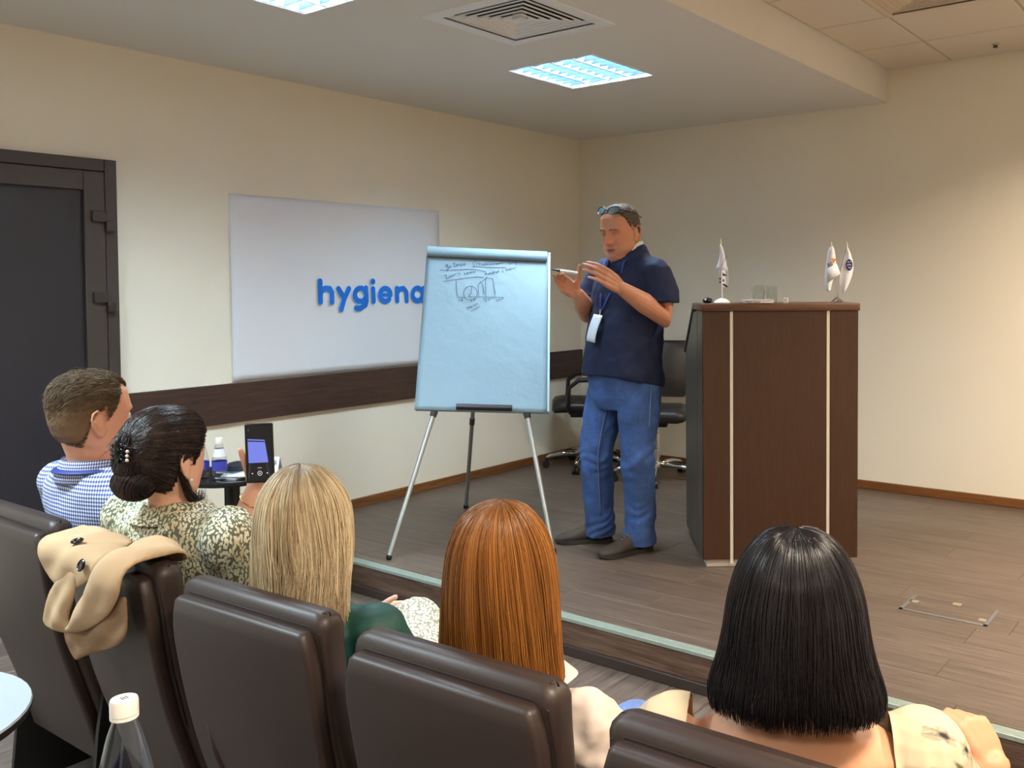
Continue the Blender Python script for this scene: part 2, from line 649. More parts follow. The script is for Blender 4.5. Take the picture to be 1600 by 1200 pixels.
# ------------------------------------------------------------------ ceiling fittings
white_metal = M('white_lamp_metal', (228, 232, 234), 0.35)
blade_mat = M('bluish_louvre_blade', (132, 168, 208), 0.36, 0.95)
housing_mat = M('lamp_housing_white', (235, 238, 240), 0.6)


def lamp_parts(root, detailed=True):
    fr = MB()
    for s in (-1, 1):
        fr.span((s * 0.285, -0.297, -0.004), (s * 0.297, 0.297, 0.03))
        fr.span((-0.285, s * 0.285, -0.004), (0.285, s * 0.297, 0.03))
    obj('lamp_frame', fr, white_metal, root)
    h = MB()
    h.span((-0.297, -0.297, 0.085), (0.297, 0.297, 0.09))
    for s in (-1, 1):
        h.span((s * 0.292, -0.297, 0.03), (s * 0.297, 0.297, 0.085))
        h.span((-0.292, s * 0.292, 0.03), (0.292, s * 0.297, 0.085))
    obj('housing', h, housing_mat, root)
    if not detailed:
        return
    for i in range(5):                      # long reflector ridges between the four channels
        xx = -0.285 + 0.1425 * i
        b = MB()
        b.loft([[(xx - 0.040, y, 0.042), (xx + 0.040, y, 0.042), (xx + 0.005, y, 0.0), (xx - 0.005, y, 0.0)] for y in (-0.285, 0.285)])
        obj('reflector_ridge', b, housing_mat, root, smooth=None)
    for i in range(4):
        xx = -0.285 + 0.1425 * (i + 0.5)
        for j in range(8):
            yy = -0.285 + 0.57 * (j + 0.5) / 8
            b = MB()
            b.loft([[(xx - w, yy - t, z), (xx + w, yy - t, z), (xx + w, yy + t, z), (xx - w, yy + t, z)] for z, t, w in ((0.002, 0.0015, 0.064), (0.030, 0.010, 0.040))])
            obj('louvre_blade', b, blade_mat, root, smooth=None)


for i, (px, py) in enumerate(COOL_PANELS):
    lab = ['square louvred ceiling lamp at the top left, cut off by the frame', 'square louvred ceiling lamp glowing above the flip chart',
           'square louvred ceiling lamp over the audience chairs', 'square louvred ceiling lamp at the back of the room'][i]
    t = thing('ceiling_lamp', (px, py, DROP_Z), lab, 'ceiling lamp', 0, 'recessed louvred ceiling lamps')
    lamp_parts(t, i < 2)
for i, (px, py) in enumerate(WC):
    t = thing('ceiling_lamp', (px, py, HIGH_Z), 'warm square lamp recessed in the tiled ceiling outside the view, ' + ['first', 'second', 'third', 'fourth'][i] + ' of its row', 'ceiling lamp', 0, 'warm recessed ceiling lamps')
    lamp_parts(t, False)

vent_white = M('vent_white_metal', (236, 238, 240), 0.5)
vent_warm = M('vent_cream_metal', (222, 206, 186), 0.5)
vent_dark = M('vent_inside_shade', (24, 22, 22), 0.8)


def diffuser(name, c, half, label, mat, rim, n=6):
    """square four-way air diffuser: nested sloping frames round a small pyramid"""
    t = thing(name, c, label, 'air vent')
    fr = MB()
    a, b = half - rim, half
    for s in (-1, 1):
        fr.span((s * a, -b, -0.006), (s * b, b, 0.002))
        fr.span((-a, s * a, -0.006), (a, s * b, 0.002))
    obj('vent_frame', fr, mat, t)
    dq = MB().span((-a + 0.002, -a + 0.002, 0.095), (a - 0.002, a - 0.002, 0.10))
    for s in (-1, 1):
        dq.span((s * (a - 0.004), -a + 0.002, 0.006), (s * (a - 0.002), a - 0.002, 0.095))
        dq.span((-a + 0.004, s * (a - 0.004), 0.006), (a - 0.004, s * (a - 0.002), 0.095))
    obj('vent_duct', dq, vent_dark, t)  # near-black colour puts the shade of the unlit duct into its walls
    step = a / (n + 0.6)
    for i in range(n):
        ro = a - step * i
        ri = ro - step * 0.82
        q = MB()
        th = 0.0015
        loop = lambda r, z: [(-r, -r, z), (r, -r, z), (r, r, z), (-r, r, z)]
        z_out, z_in = 0.012, 0.003
        # each blade slopes outward and down to its lower lip
        ra, rb = ro, ro - step * 0.70
        q.loft([loop(rb, z_out), loop(ra, z_in), loop(ra, z_in - 0.006), loop(ra + th, z_in - 0.006), loop(ra + th, z_in + th), loop(rb, z_out + th)], cap=False)
        obj('vent_blade', q, mat, t, smooth=None)
    r0 = step * 0.62
    p = MB()
    p.loft([[(-r0, -r0, 0.0), (r0, -r0, 0.0), (r0, r0, 0.0), (-r0, r0, 0.0)], [(-.02, -.02, 0.03), (.02, -.02, 0.03), (.02, .02, 0.03), (-.02, .02, 0.03)]])
    obj('vent_core', p, mat, t, smooth=None)
    return t


diffuser('air_vent', (VENT[0], VENT[1], DROP_Z), 0.305, 'square white four way air vent in the lower white ceiling', vent_white, 0.065)
vx, vy = (XS[1] + XS[2]) / 2, (YS[2] + YS[3]) / 2
diffuser('air_vent', (vx, vy, HIGH_Z), 0.292, 'cream slatted air vent in the tiled ceiling, top right', vent_warm, 0.03, 8)
dk = M('brown_metal_fitting', (70, 55, 45), 0.5)
for (sx, sy, lab, r) in ((-1.335, 5.70, 'tiny brown sprinkler in the ceiling tile, left of the two', 0.021), (-1.045, 5.74, 'tiny brown sprinkler in the ceiling tile, right of the two', 0.020)):
    t = thing('sprinkler', (sx, sy, HIGH_Z), lab, 'sprinkler')
    obj('escutcheon', MB().lathe([(r, 0.001), (r, -0.004), (r * 0.6, -0.008)], 14), grid_mat, t)
    obj('sprinkler_head', MB().lathe([(r * 0.5, -0.006), (r * 0.55, -0.014), (r * 0.7, -0.016), (r * 0.7, -0.019)], 12), dk, t)

# floor box in the stage
fb = thing('floor_box', (-1.085, 3.925, SZ), 'flush floor box with grey metal rim in the stage planks', 'floor box')
q = MB()
hw, hd, rw = 0.178, 0.108, 0.017
for s in (-1, 1):
    q.span((s * (hw - rw), -hd, -0.004), (s * hw, hd, 0.003), 0.001)
q.span((-hw, -hd, -0.004), (hw, -hd + rw, 0.003), 0.001)
q.span((-hw, hd - 0.004, -0.004), (hw, hd, 0.001))
obj('box_rim', q, M('grey_floor_box_metal', (112, 110, 112), 0.45, 0.3), fb)
obj('lid', MB().span((-hw + rw + 0.003, -hd + rw + 0.003, -0.004), (hw - rw - 0.003, hd - 0.007, 0.0015), 0.001), stage_wood, fb)
for c in ((-hw + 0.027, 0.02, 0), (hw - 0.03, -0.045, 0), (0.01, hd - 0.022, 0)):
    obj('lid_catch', MB().box((c[0], c[1], 0.002), (0.035, 0.032, 0.002), None, 0.0008), M('beige_catch', (138, 126, 108), 0.5), fb)
HAND = [[[-0.2349,0.3855],[-0.2239,0.3861],[-0.2262,0.3712],[-0.2341,0.3726],[-0.2332,0.3838]],[[-0.2239,0.3861],[-0.2177,0.3587],[-0.2231,0.3437],[-0.2283,0.3526],[-0.2182,0.3679]],[[-0.2117,0.3756],[-0.2061,0.3777],[-0.2062,0.3666],[-0.2124,0.3656],[-0.2117,0.3756]],[[-0.1949,0.3913],[-0.1869,0.401],[-0.1848,0.3899],[-0.1887,0.3749],[-0.1762,0.3774]],[[-0.1737,0.3886],[-0.1676,0.3927],[-0.1654,0.3816],[-0.1732,0.3794],[-0.1737,0.3886]],[[-0.1627,0.3892],[-0.155,0.3933],[-0.1472,0.3955],[-0.1405,0.3866],[-0.148,0.3806],[-0.1562,0.3858]],[[-0.1362,0.3961],[-0.1268,0.3984],[-0.1247,0.3874],[-0.1341,0.3851],[-0.1362,0.3961]],[[-0.0659,0.4183],[-0.0783,0.4102],[-0.0808,0.3952],[-0.0708,0.3845],[-0.077,0.3805]],[[-0.0639,0.4072],[-0.0598,0.3869]],[[-0.0573,0.402],[-0.0512,0.4079],[-0.0473,0.3913],[-0.0431,0.4045],[-0.0366,0.4011],[-0.0346,0.3901]],[[-0.0208,0.4038],[-0.0301,0.3959],[-0.0235,0.3906],[-0.0176,0.4021],[-0.0146,0.3911]],[[-0.01,0.41],[-0.0062,0.3933],[0.0016,0.3993],[-0.0065,0.4027]],[[0.0061,0.4052],[0.0096,0.396],[0.0173,0.4057],[0.0208,0.3966],[0.0299,0.4082],[0.0334,0.3991],[0.0395,0.4087]],[[0.0442,0.4108],[0.0477,0.4017],[0.0522,0.4094],[0.0556,0.4021],[0.0649,0.4119],[0.0683,0.4064],[0.0776,0.4144],[0.0872,0.413]],[[0.1158,0.4201],[0.129,0.4076],[0.1415,0.4176],[0.1639,0.4207],[0.1658,0.4095],[0.1579,0.4053]],[[-0.0864,0.3782],[-0.0485,0.3819],[0.0213,0.3798],[0.1072,0.3841]],[[-0.2641,0.3497],[-0.2295,0.3463],[-0.1672,0.3545],[-0.1109,0.3621],[-0.0571,0.36],[-0.0062,0.3507]],[[-0.2386,0.3136],[-0.2294,0.3177],[-0.2257,0.3069],[-0.2264,0.2923],[-0.2143,0.2983]],[[-0.2133,0.3093],[-0.2072,0.3114],[-0.2059,0.3042],[-0.2114,0.3021]],[[-0.2026,0.3135],[-0.1965,0.3156],[-0.193,0.3085],[-0.1874,0.3215],[-0.1827,0.3199],[-0.1752,0.3276]],[[-0.1628,0.3301],[-0.1488,0.3319]],[[-0.1271,0.3374],[-0.1249,0.3246],[-0.1173,0.3305]],[[-0.1129,0.338],[-0.1067,0.3402],[-0.1062,0.3292],[-0.112,0.3307],[-0.1129,0.338]],[[-0.1005,0.3405],[-0.088,0.3448],[-0.0907,0.3336],[-0.0986,0.3351]],[[-0.0833,0.345],[-0.0755,0.3472],[-0.0752,0.3399],[-0.0662,0.3496]],[[-0.241,0.2752],[-0.1641,0.2934],[-0.0521,0.3145],[-0.0173,0.3114]],[[-0.0132,0.3282],[-0.0075,0.3432],[-0.0023,0.3305],[-0.0088,0.3358]],[[0.0008,0.3325],[0.0053,0.3401],[0.0088,0.3311],[0.0146,0.3443],[0.0181,0.3371]],[[0.0227,0.341],[0.0289,0.345],[0.0276,0.3357]],[[0.0348,0.3564],[0.0386,0.3399]],[[0.0319,0.3488],[0.0429,0.3531]],[[0.0462,0.3477],[0.0524,0.3535],[0.0543,0.3444],[0.0633,0.3596],[0.0668,0.3505]],[[0.0855,0.3626],[0.0905,0.3554],[0.0874,0.3515]],[[0.1059,0.3747],[0.1094,0.3619],[0.1155,0.3715]],[[0.1187,0.3698],[0.1234,0.3738],[0.1252,0.3664],[0.1312,0.3816],[0.1347,0.3687]],[[0.1393,0.3783],[0.1488,0.3825],[0.1521,0.377],[0.163,0.3906]],[[-0.1703,0.2804],[-0.167,0.2298],[-0.1582,0.1781],[-0.121,0.1787]],[[-0.1026,0.1824],[-0.0592,0.185]],[[-0.0514,0.1854],[0.028,0.1864],[0.0968,0.1884]],[[-0.0822,0.2482],[-0.0848,0.2011],[-0.0971,0.197],[-0.0871,0.183]],[[-0.0407,0.1887],[-0.0472,0.257],[-0.0336,0.285],[-0.0216,0.2582],[-0.01,0.2009]],[[-0.0257,0.2836],[0.0014,0.316],[-0.0073,0.2954],[-0.0017,0.1887]],[[0.0049,0.3088],[0.0318,0.3064],[0.0396,0.2611],[0.0517,0.2073]],[[-0.1514,0.1659],[-0.1448,0.159],[-0.1474,0.1483]],[[-0.1358,0.163],[-0.1297,0.1668],[-0.1292,0.1562],[-0.1356,0.1595]],[[-0.0832,0.1653],[-0.0767,0.1585],[-0.0826,0.1511]],[[-0.0679,0.1696],[-0.0602,0.1717],[-0.0614,0.1627],[-0.0676,0.1642]],[[-0.0121,0.1756],[-0.0086,0.165]],[[-0.0027,0.1725],[0.0019,0.1762],[0.0024,0.1619],[-0.0005,0.1547]],[[0.013,0.1696],[0.019,0.1752],[0.0178,0.1662]],[[0.0581,0.1751],[0.0633,0.1575]],[[0.0676,0.172],[0.0752,0.1777],[0.0755,0.1687]],[[0.0831,0.1763],[0.0954,0.1822],[0.0925,0.1749]],[[-0.107,0.111],[-0.0995,0.1149],[-0.0958,0.1026]],[[-0.0995,0.1149],[-0.0905,0.1205]],[[-0.0872,0.1171],[-0.0814,0.1245],[-0.0793,0.1122]],[[-0.0751,0.123],[-0.0693,0.1303]],[[-0.0649,0.1376],[-0.0598,0.1254],[-0.0527,0.1417],[-0.0451,0.1438]],[[-0.08,0.0927],[-0.0559,0.1079],[-0.035,0.1247]],[[-0.0496,0.2092],[-0.0509,0.1952],[-0.0558,0.1825],[-0.0637,0.1722],[-0.074,0.1654],[-0.0856,0.1627],[-0.0973,0.1644],[-0.1081,0.1703],[-0.117,0.1798],[-0.1229,0.192],[-0.1254,0.2057],[-0.1242,0.2197],[-0.1195,0.2325],[-0.1115,0.2429],[-0.1012,0.2498],[-0.0896,0.2525],[-0.0777,0.2509],[-0.0668,0.2449],[-0.058,0.2353],[-0.0521,0.223],[-0.0496,0.2092]]]
LETTERS = [[[3.4169,1.5627],[3.4185,1.4389]],[[3.4185,1.4389],[3.4181,1.4794],[3.4255,1.5079],[3.4542,1.5196],[3.4857,1.5171],[3.4997,1.4929],[3.5004,1.4375]],[[3.5486,1.5166],[3.5912,1.4578]],[[3.6258,1.5161],[3.5912,1.4578],[3.5681,1.3924]],[[3.7593,1.4778],[3.7576,1.4672],[3.7529,1.4574],[3.7456,1.449],[3.7362,1.4427],[3.7254,1.4388],[3.7139,1.4376],[3.7024,1.4392],[3.6918,1.4434],[3.6828,1.45],[3.676,1.4585],[3.6718,1.4683],[3.6705,1.4788],[3.6722,1.4893],[3.6768,1.499],[3.6839,1.5074],[3.6931,1.5137],[3.7039,1.5177],[3.7154,1.519],[3.7268,1.5176],[3.7375,1.5134],[3.7467,1.5069],[3.7536,1.4983],[3.7579,1.4884],[3.7593,1.4778]],[[3.7569,1.5203],[3.7592,1.4403],[3.7507,1.4154],[3.71,1.3939],[3.6794,1.3971]],[[3.8122,1.5149],[3.8158,1.4368]],[[3.8117,1.5602],[3.812,1.5602]],[[3.953,1.4755],[3.9517,1.4863],[3.9474,1.4963],[3.9406,1.5049],[3.9316,1.5114],[3.9211,1.5155],[3.9098,1.5169],[3.8986,1.5153],[3.8882,1.5111],[3.8793,1.5045],[3.8726,1.4959],[3.8684,1.4859],[3.867,1.4753],[3.8686,1.4647],[3.8731,1.4549],[3.8801,1.4465],[3.8892,1.4402],[3.8997,1.4363],[3.911,1.4352],[3.9222,1.4369],[3.9325,1.4413],[3.9414,1.4482]],[[4.0061,1.5163],[4.0074,1.436]],[[4.0083,1.4878],[4.0275,1.511],[4.0614,1.5159],[4.0848,1.4923],[4.0872,1.4347]],[[4.2251,1.475],[4.2234,1.4642],[4.2188,1.4543],[4.2117,1.4458],[4.2026,1.4393],[4.192,1.4354],[4.1807,1.4341],[4.1695,1.4357],[4.1591,1.44],[4.1503,1.4467],[4.1436,1.4553],[4.1394,1.4653],[4.1382,1.476],[4.1398,1.4866],[4.1443,1.4965],[4.1513,1.5049],[4.1603,1.5114],[4.1708,1.5154],[4.1821,1.5168],[4.1933,1.5153],[4.2038,1.5111],[4.2127,1.5045],[4.2195,1.4958],[4.2238,1.4857],[4.2251,1.475]],[[4.2335,1.5149],[4.2294,1.4349]],[[3.8722,1.476],[3.9523,1.475]]]

# ------------------------------------------------------------------ poster on the left wall
paper = M('white_paper', (226, 226, 230), 0.6, bump=(3, 0.25, 0.02))
blue_print = M('blue_print', (0, 112, 214), 0.55)
halo_print = M('pale_blue_print', (196, 226, 244), 0.55)
po = thing('poster', (LX, 3.615, 1.525), 'large white paper poster with blue lowercase lettering on the left wall', 'poster')
nu, nv = 36, 24
V, F = [], []
for i in range(nu + 1):
    for j in range(nv + 1):
        a, b = i / nu, j / nv
        wv = 0.0035 + 0.0025 * math.sin(a * 9 + b * 2) * math.sin(b * 5) + (0.004 * max(0, 0.06 - a) / 0.06 if 0.2 < b < 0.8 else 0)
        V.append((wv, (a - 0.5) * 1.546, (b - 0.5) * 1.030))
for i in range(nu):
    for j in range(nv):
        k = i * (nv + 1) + j
        F.append((k, k + nv + 1, k + nv + 2, k + 1))
pm = MB().add(V, F)
po_sheet = obj('sheet', pm, paper, po, smooth=180)
sd = po_sheet.modifiers.new('t', 'SOLIDIFY')
sd.thickness = 0.001
for wid, h, mt, nm in ((0.0215, 0.0072, halo_print, 'lettering_edge'), (0.0168, 0.0100, blue_print, 'lettering')):
    q = MB()
    for s in LETTERS:
        for poly in ribbon(None, s, wid * (0.68 if s is LETTERS[-1] else 1.12 if len(s) == 2 and abs(s[0][0] - s[1][0]) < 0.006 and abs(s[0][1] - s[1][1]) < 0.004 else 1), 8):
            h += 0.000015
            q.prism(poly, lambda a, b, t, h=h: (h + t, a - 3.615, b - 1.525), 0.0003)
    # small registered mark
    cm = [(4.292 + 0.012 * math.cos(t), 1.572 + 0.012 * math.sin(t)) for t in [2 * PI * k / 14 for k in range(15)]]
    if nm == 'lettering':
        for poly in ribbon(None, cm, 0.0018, 4):
            q.prism(poly, lambda a, b, t, h=h: (h + t, a - 3.615, b - 1.525), 0.0003)
    obj(nm, q, mt, po, smooth=None)

# ------------------------------------------------------------------ flip chart
FC = Vector((-3.526, 3.702, 1.302))
FU = Vector((0.7320, 0.6793, -0.0461)).normalized()
FV = Vector((-0.306, 0.389, 0.869))
FV = (FV - FU * FV.dot(FU)).normalized()
FN = FU.cross(FV)
FR = Vector((-3.45, 3.50, SZ))
bl = lambda a, b, h: FC + FU * a + FV * b + FN * h - FR
FM = Matrix((FU, FV, FN)).transposed()
fc = thing('flip_chart', FR, 'white flip chart on a silver tripod with handwritten notes on its top sheet', 'flip chart')
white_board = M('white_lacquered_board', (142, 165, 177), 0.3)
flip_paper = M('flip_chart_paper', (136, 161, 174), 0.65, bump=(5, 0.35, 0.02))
dark_plastic = M('dark_grey_plastic', (62, 62, 66), 0.5)
chrome = M('chrome', (210, 212, 214), 0.12, 1.0)
steel = M('silver_tube', (198, 206, 208), 0.32, 0.75)
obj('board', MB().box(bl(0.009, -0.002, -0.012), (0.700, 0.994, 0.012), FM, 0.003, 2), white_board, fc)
ed = MB().box(bl(0.353, 0, -0.004), (0.014, 0.986, 0.022), FM, 0.004, 2)
ed.box(bl(0.353, 0.488, -0.002), (0.016, 0.016, 0.026), FM, 0.004, 2)
obj('board_edge', ed, M('pale_blue_edge_profile', (196, 222, 230), 0.35), fc)
V, F = [], []
nu, nv = 24, 36
for i in range(nu + 1):
    for j in range(nv + 1):
        a, b = -0.346 + 0.69 * i / nu, -0.498 + 0.94 * j / nv
        h = 0.004 + 0.0035 * math.sin(3.2 * b + 2.2 * a) * (0.5 - j / nv) ** 2 * 4 * 0.6 + 0.0008 * math.sin(26 * b + 6 * a) * (a + 0.35)
        V.append(bl(a, b, max(h, 0.0015)))
for i in range(nu):
    for j in range(nv):
        k = i * (nv + 1) + j
        F.append((k, k + nv + 1, k + nv + 2, k + 1))
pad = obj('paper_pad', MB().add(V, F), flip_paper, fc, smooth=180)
sd = pad.modifiers.new('t', 'SOLIDIFY')
sd.thickness = 0.004
sd.offset = -1
ro = MB()
prof = [(0.437, 0.006), (0.432, 0.018), (0.440, 0.030), (0.462, 0.034), (0.486, 0.028), (0.500, 0.012), (0.503, -0.012), (0.498, -0.022), (0.492, -0.012), (0.480, 0.010), (0.460, 0.018), (0.445, 0.010)]
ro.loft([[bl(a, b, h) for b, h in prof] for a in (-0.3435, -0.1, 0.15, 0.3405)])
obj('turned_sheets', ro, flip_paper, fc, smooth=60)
obj('clamp_bar', MB().box(bl(-0.003, 0.432, 0.006), (0.672, 0.008, 0.010), FM, 0.002, 1), M('brown_grey_clamp', (120, 104, 98), 0.4), fc)
tr = MB().box(bl(0.015, -0.494, 0.024), (0.292, 0.006, 0.036), FM, 0.002, 1)
tr.box(bl(0.015, -0.485, 0.042), (0.292, 0.020, 0.005), FM, 0.002, 1)
obj('pen_tray', tr, dark_plastic, fc)
hw_ = MB()
for s in HAND:
    for poly in ribbon(None, s, 0.0016, 4):
        hw_.prism(poly, lambda a, b, t: bl(a, b, 0.0075 + t), 0.0002)
obj('handwriting', hw_, M('faded_marker_ink', (70, 90, 118), 0.6), fc, smooth=None)
ends = [(bl(-0.246, -0.506, -0.02), Vector((-3.581, 3.044, SZ)) - FR), (bl(0.242, -0.503, -0.02), Vector((-2.967, 3.605, SZ)) - FR), (bl(-0.03, 0.14, -0.03), Vector((-4.024, 4.04, SZ)) - FR)]
for i, (a, b) in enumerate(ends):
    d = (b - a).normalized()
    e = b - d * 0.018
    lg = obj('leg', MB().tube([a, a + (e - a) * 0.4, e], [0.0125, 0.0125, 0.0115], 12), steel if i < 2 else M('grey_tube', (150, 152, 150), 0.35, 0.7), fc)
    obj('rubber_foot', MB().tube([e - d * 0.006, e + d * 0.010, b + Vector((0, 0, 0.007))], [0.0145, 0.016, 0.0145], 12), black_gap, lg)
    if i < 2:
        obj('leg_clamp', MB().tube([a - d * 0.01, a + d * 0.02], [0.02, 0.017], 10), dark_plastic, lg)
    else:
        m_ = a + (b - a) * 0.53
        obj('leg_clamp', MB().tube([m_, m_ + d * 0.04], [0.016, 0.016], 10), dark_plastic, lg)

# ------------------------------------------------------------------ lectern
pod_face = wood('lectern_wenge_veneer', (57, 33, 20), (63, 37, 22), (70, 42, 26), 'Z', 0.36, 2.2, 0.0, 0.05)
pod_side = wood('lectern_side_board', (52, 48, 44), (64, 59, 54), (76, 71, 65), 'Z', 0.32, 1.4, 0.0, 0.05)
strip_m = M('pale_inlay_strip', (226, 216, 200), 0.4, 0.15)
pod_cap = wood('lectern_cap_wood', (76, 48, 32), (92, 60, 42), (106, 72, 52), 'X', 0.38, 1.4, 0.0, 0.05)
PD = Vector((-2.216, 3.829, SZ))
PRZ = math.atan2(0.616, 0.788)
pd = thing('lectern', PD, 'tall dark wood lectern with two pale vertical inlays', 'lectern', PRZ)
W_, DP, CZ = 0.756, 0.70, 1.243
obj('side_board', MB().span((0.002, 0, 0.041), (0.130, 0.02, CZ), 0.001), pod_face, pd)
obj('front_board', MB().span((0.149, 0, 0.041), (0.600, 0.02, CZ), 0.001), pod_face, pd)
obj('side_board', MB().span((0.619, 0, 0.041), (W_ - 0.002, 0.02, CZ), 0.001), pod_face, pd)
for x0 in (0.132, 0.602):
    obj('inlay_strip', MB().span((x0, 0.004, 0.02), (x0 + 0.015, 0.02, CZ)), strip_m, pd)
poly1 = [(0.0, 0.041), (0.205, 0.041), (0.205, CZ), (0.0, CZ)]
poly2 = [(0.211, 0.041), (0.665, 0.041), (0.700, 0.965), (0.350, CZ - 0.012), (0.211, CZ - 0.0)]
for xs in (0.0, W_ - 0.018):
    for pl in (poly1, poly2):
        obj('side_panel', MB().prism([(a if a > 0 else 0.021, b) for a, b in pl], lambda a, b, t, xs=xs: (xs + t, a, b), 0.018), pod_side, pd, smooth=None)
    obj('side_seam', MB().span((xs + 0.003, 0.206, 0.041), (xs + 0.015, 0.2105, CZ)), alu, pd)
obj('cap', MB().span((-0.004, -0.006, CZ + 0.001), (W_ + 0.006, 0.352, CZ + 0.037), 0.004, 2), pod_cap, pd)
sl = Vector((0, 0.735 - 0.345, 1.012 - 1.280)).normalized()
snz = Vector((0, -sl.z, sl.y))
smid = Vector((W_ / 2, (0.352 + 0.735) / 2, (1.276 + 1.012) / 2))
SR = Matrix((Vector((1, 0, 0)), sl, snz)).transposed()
obj('reading_board', MB().box(smid - snz * 0.010, (W_ + 0.010, 0.47, 0.022), SR, 0.004, 2), pod_side, pd)
obj('reading_recess_shade', MB().box(smid - snz * 0.034, (W_ - 0.004, 0.44, 0.020), SR), black_gap, pd)  # black slab stands in for the shadow in the recess below the slope
obj('inner_shelf', MB().span((0.02, 0.03, 0.75), (W_ - 0.02, 0.62, 0.772)), pod_side, pd)
obj('plinth', MB().span((0.020, 0.022, 0.0), (W_ - 0.030, 0.60, 0.04), 0.002), M('pale_metal_plinth', (208, 198, 188), 0.4, 0.2), pd)
top_z = CZ + 0.037 + SZ


def on_lectern(x, y, z=0.0):
    c, s = math.cos(PRZ), math.sin(PRZ)
    return (PD.x + x * c - y * s, PD.y + x * s + y * c, top_z + z)


# flags on the lectern
flag_cloth = M('white_flag_satin', (228, 229, 236), 0.5)
navy_print = M('navy_print', (28, 34, 96), 0.55)
white_pl = M('white_plastic', (232, 230, 226), 0.4)
gold = M('pale_gold_finial', (222, 205, 160), 0.35, 0.5)


def flag_sheet(outline_l, outline_r, fold, n=14):
    """hanging cloth between a left and a right edge line (x per height), folded in depth"""
    V, F = [], []
    for i, ((xl, z), (xr, _)) in enumerate(zip(outline_l, outline_r)):
        for j in range(n + 1):
            t = j / n
            V.append((xl + (xr - xl) * t, fold(t, i / (len(outline_l) - 1)), z))
    for i in range(len(outline_l) - 1):
        for j in range(n):
            k = i * (n + 1) + j
            F.append((k, k + 1, k + n + 2, k + n + 1))
    return MB().add(V, F)


def flagpart(name, mb, mat, par, th=0.0012):
    o = obj(name, mb, mat, par, smooth=180)
    s = o.modifiers.new('t', 'SOLIDIFY')
    s.thickness = th
    return o


U1 = 0.00305        # metres per photo pixel at the lectern
fl = thing('table_flag', on_lectern(0.125, 0.20), 'white desk flag on a white round stand, left end of the lectern', 'flag', 0.63)
obj('flag_stand', MB().lathe([(0.040, 0.0), (0.041, 0.003), (0.032, 0.013), (0.018, 0.021), (0.006, 0.024)], 24), white_pl, fl)
obj('flag_pole', MB().tube([(0, 0, 0.02), (-0.006, 0, 0.30)], 0.0035, 8), white_pl, fl)
obj('finial', MB().lathe([(0.004, 0.0), (0.006, 0.004), (0.004, 0.012), (0.0015, 0.024)], 10, (-0.0063, 0, 0.298)), gold, fl)
zz = [0.292, 0.27, 0.24, 0.21, 0.185, 0.165]
ll = [(-0.010, zz[0]), (-0.011, zz[1]), (-0.012, zz[2]), (-0.017, zz[3]), (-0.026, zz[4]), (-0.034, zz[5])]
rr = [(-0.003, zz[0]), (0.006, zz[1]), (0.013, zz[2]), (0.019, zz[3]), (0.023, zz[4] - 0.006), (0.030, zz[5] - 0.030)]
flagpart('flag_cloth', flag_sheet(ll, rr, lambda t, s: -0.008 - 0.010 * math.sin(t * PI) * (0.3 + s)), flag_cloth, fl)
ll = [(-0.016, 0.178), (-0.014, 0.15), (-0.012, 0.12), (-0.010, 0.095), (0.000, 0.078)]
rr = [(0.028, 0.165), (0.032, 0.14), (0.035, 0.115), (0.033, 0.09), (0.027, 0.064)]
flagpart('flag_cloth', flag_sheet(ll, rr, lambda t, s: 0.010 - 0.008 * math.sin(t * 5 + 1)), flag_cloth, fl)
ca, sa = math.cos(1.08), math.sin(1.08)
obj('flag_lettering', text_mb('ЯNOCOЛOM', 0.0105, lambda x, y: (-0.006 + x * ca - y * sa, -0.0225, 0.178 + x * sa + y * ca)), navy_print, fl, smooth=None)
tri = MB().prism([(0.002, 0.152), (0.028, 0.136), (0.004, 0.136)], lambda a, b, t: (a, -0.003 + t, b), 0.0006)
for (a, b, w, h, r) in ((0.007, 0.113, 0.008, 0.011, -0.1), (0.016, 0.088, 0.026, 0.009, -0.62), (-0.010, 0.122, 0.007, 0.010, 0.2), (-0.010, 0.105, 0.007, 0.009, 0.2)):
    c_, s_ = math.cos(r), math.sin(r)
    pl = [(a + x * c_ - y * s_, b + x * s_ + y * c_) for x, y in ((-w / 2, -h / 2), (w / 2, -h / 2), (w / 2, h / 2), (-w / 2, h / 2))]
    tri.prism(pl, lambda a, b, t: (a, -0.003 + t, b), 0.0006)
obj('flag_emblem', tri, navy_print, fl, smooth=None)

f2 = thing('table_flag', on_lectern(0.700, 0.17), 'pair of white desk flags on one chrome stand, right end of the lectern', 'flag', 0.63)
obj('flag_stand', MB().lathe([(0.030, 0.0), (0.031, 0.004), (0.022, 0.014), (0.012, 0.022), (0.005, 0.028)], 24), chrome, f2)
for sx in (-1, 1):
    obj('flag_pole', MB().tube([(0.0 if sx < 0 else 0.004, 0, 0.024), (-0.010 if sx < 0 else 0.010, 0, 0.13), (-0.030 if sx < 0 else 0.047, 0.0, 0.285)], 0.002, 8), chrome, f2)
    obj('finial', MB().lathe([(0.003, 0.0), (0.005, 0.004), (0.003, 0.012), (0.001, 0.02)], 10, (-0.0305 if sx < 0 else 0.048, 0, 0.283)), gold, f2)
zz = [0.281, 0.262, 0.235, 0.205, 0.175, 0.145, 0.115, 0.085, 0.062, 0.056]
ll = [(a, z) for a, z in zip([-0.034, -0.046, -0.052, -0.055, -0.059, -0.062, -0.064, -0.064, -0.058, -0.048], zz)]
rr = [(a, z) for a, z in zip([-0.024, -0.016, -0.011, -0.008, -0.008, -0.014, -0.022, -0.030, -0.034, -0.040], zz)]
flagpart('flag_cloth', flag_sheet(ll, rr, lambda t, s: -0.006 - 0.012 * math.sin(t * PI)), flag_cloth, f2)
fm = MB()
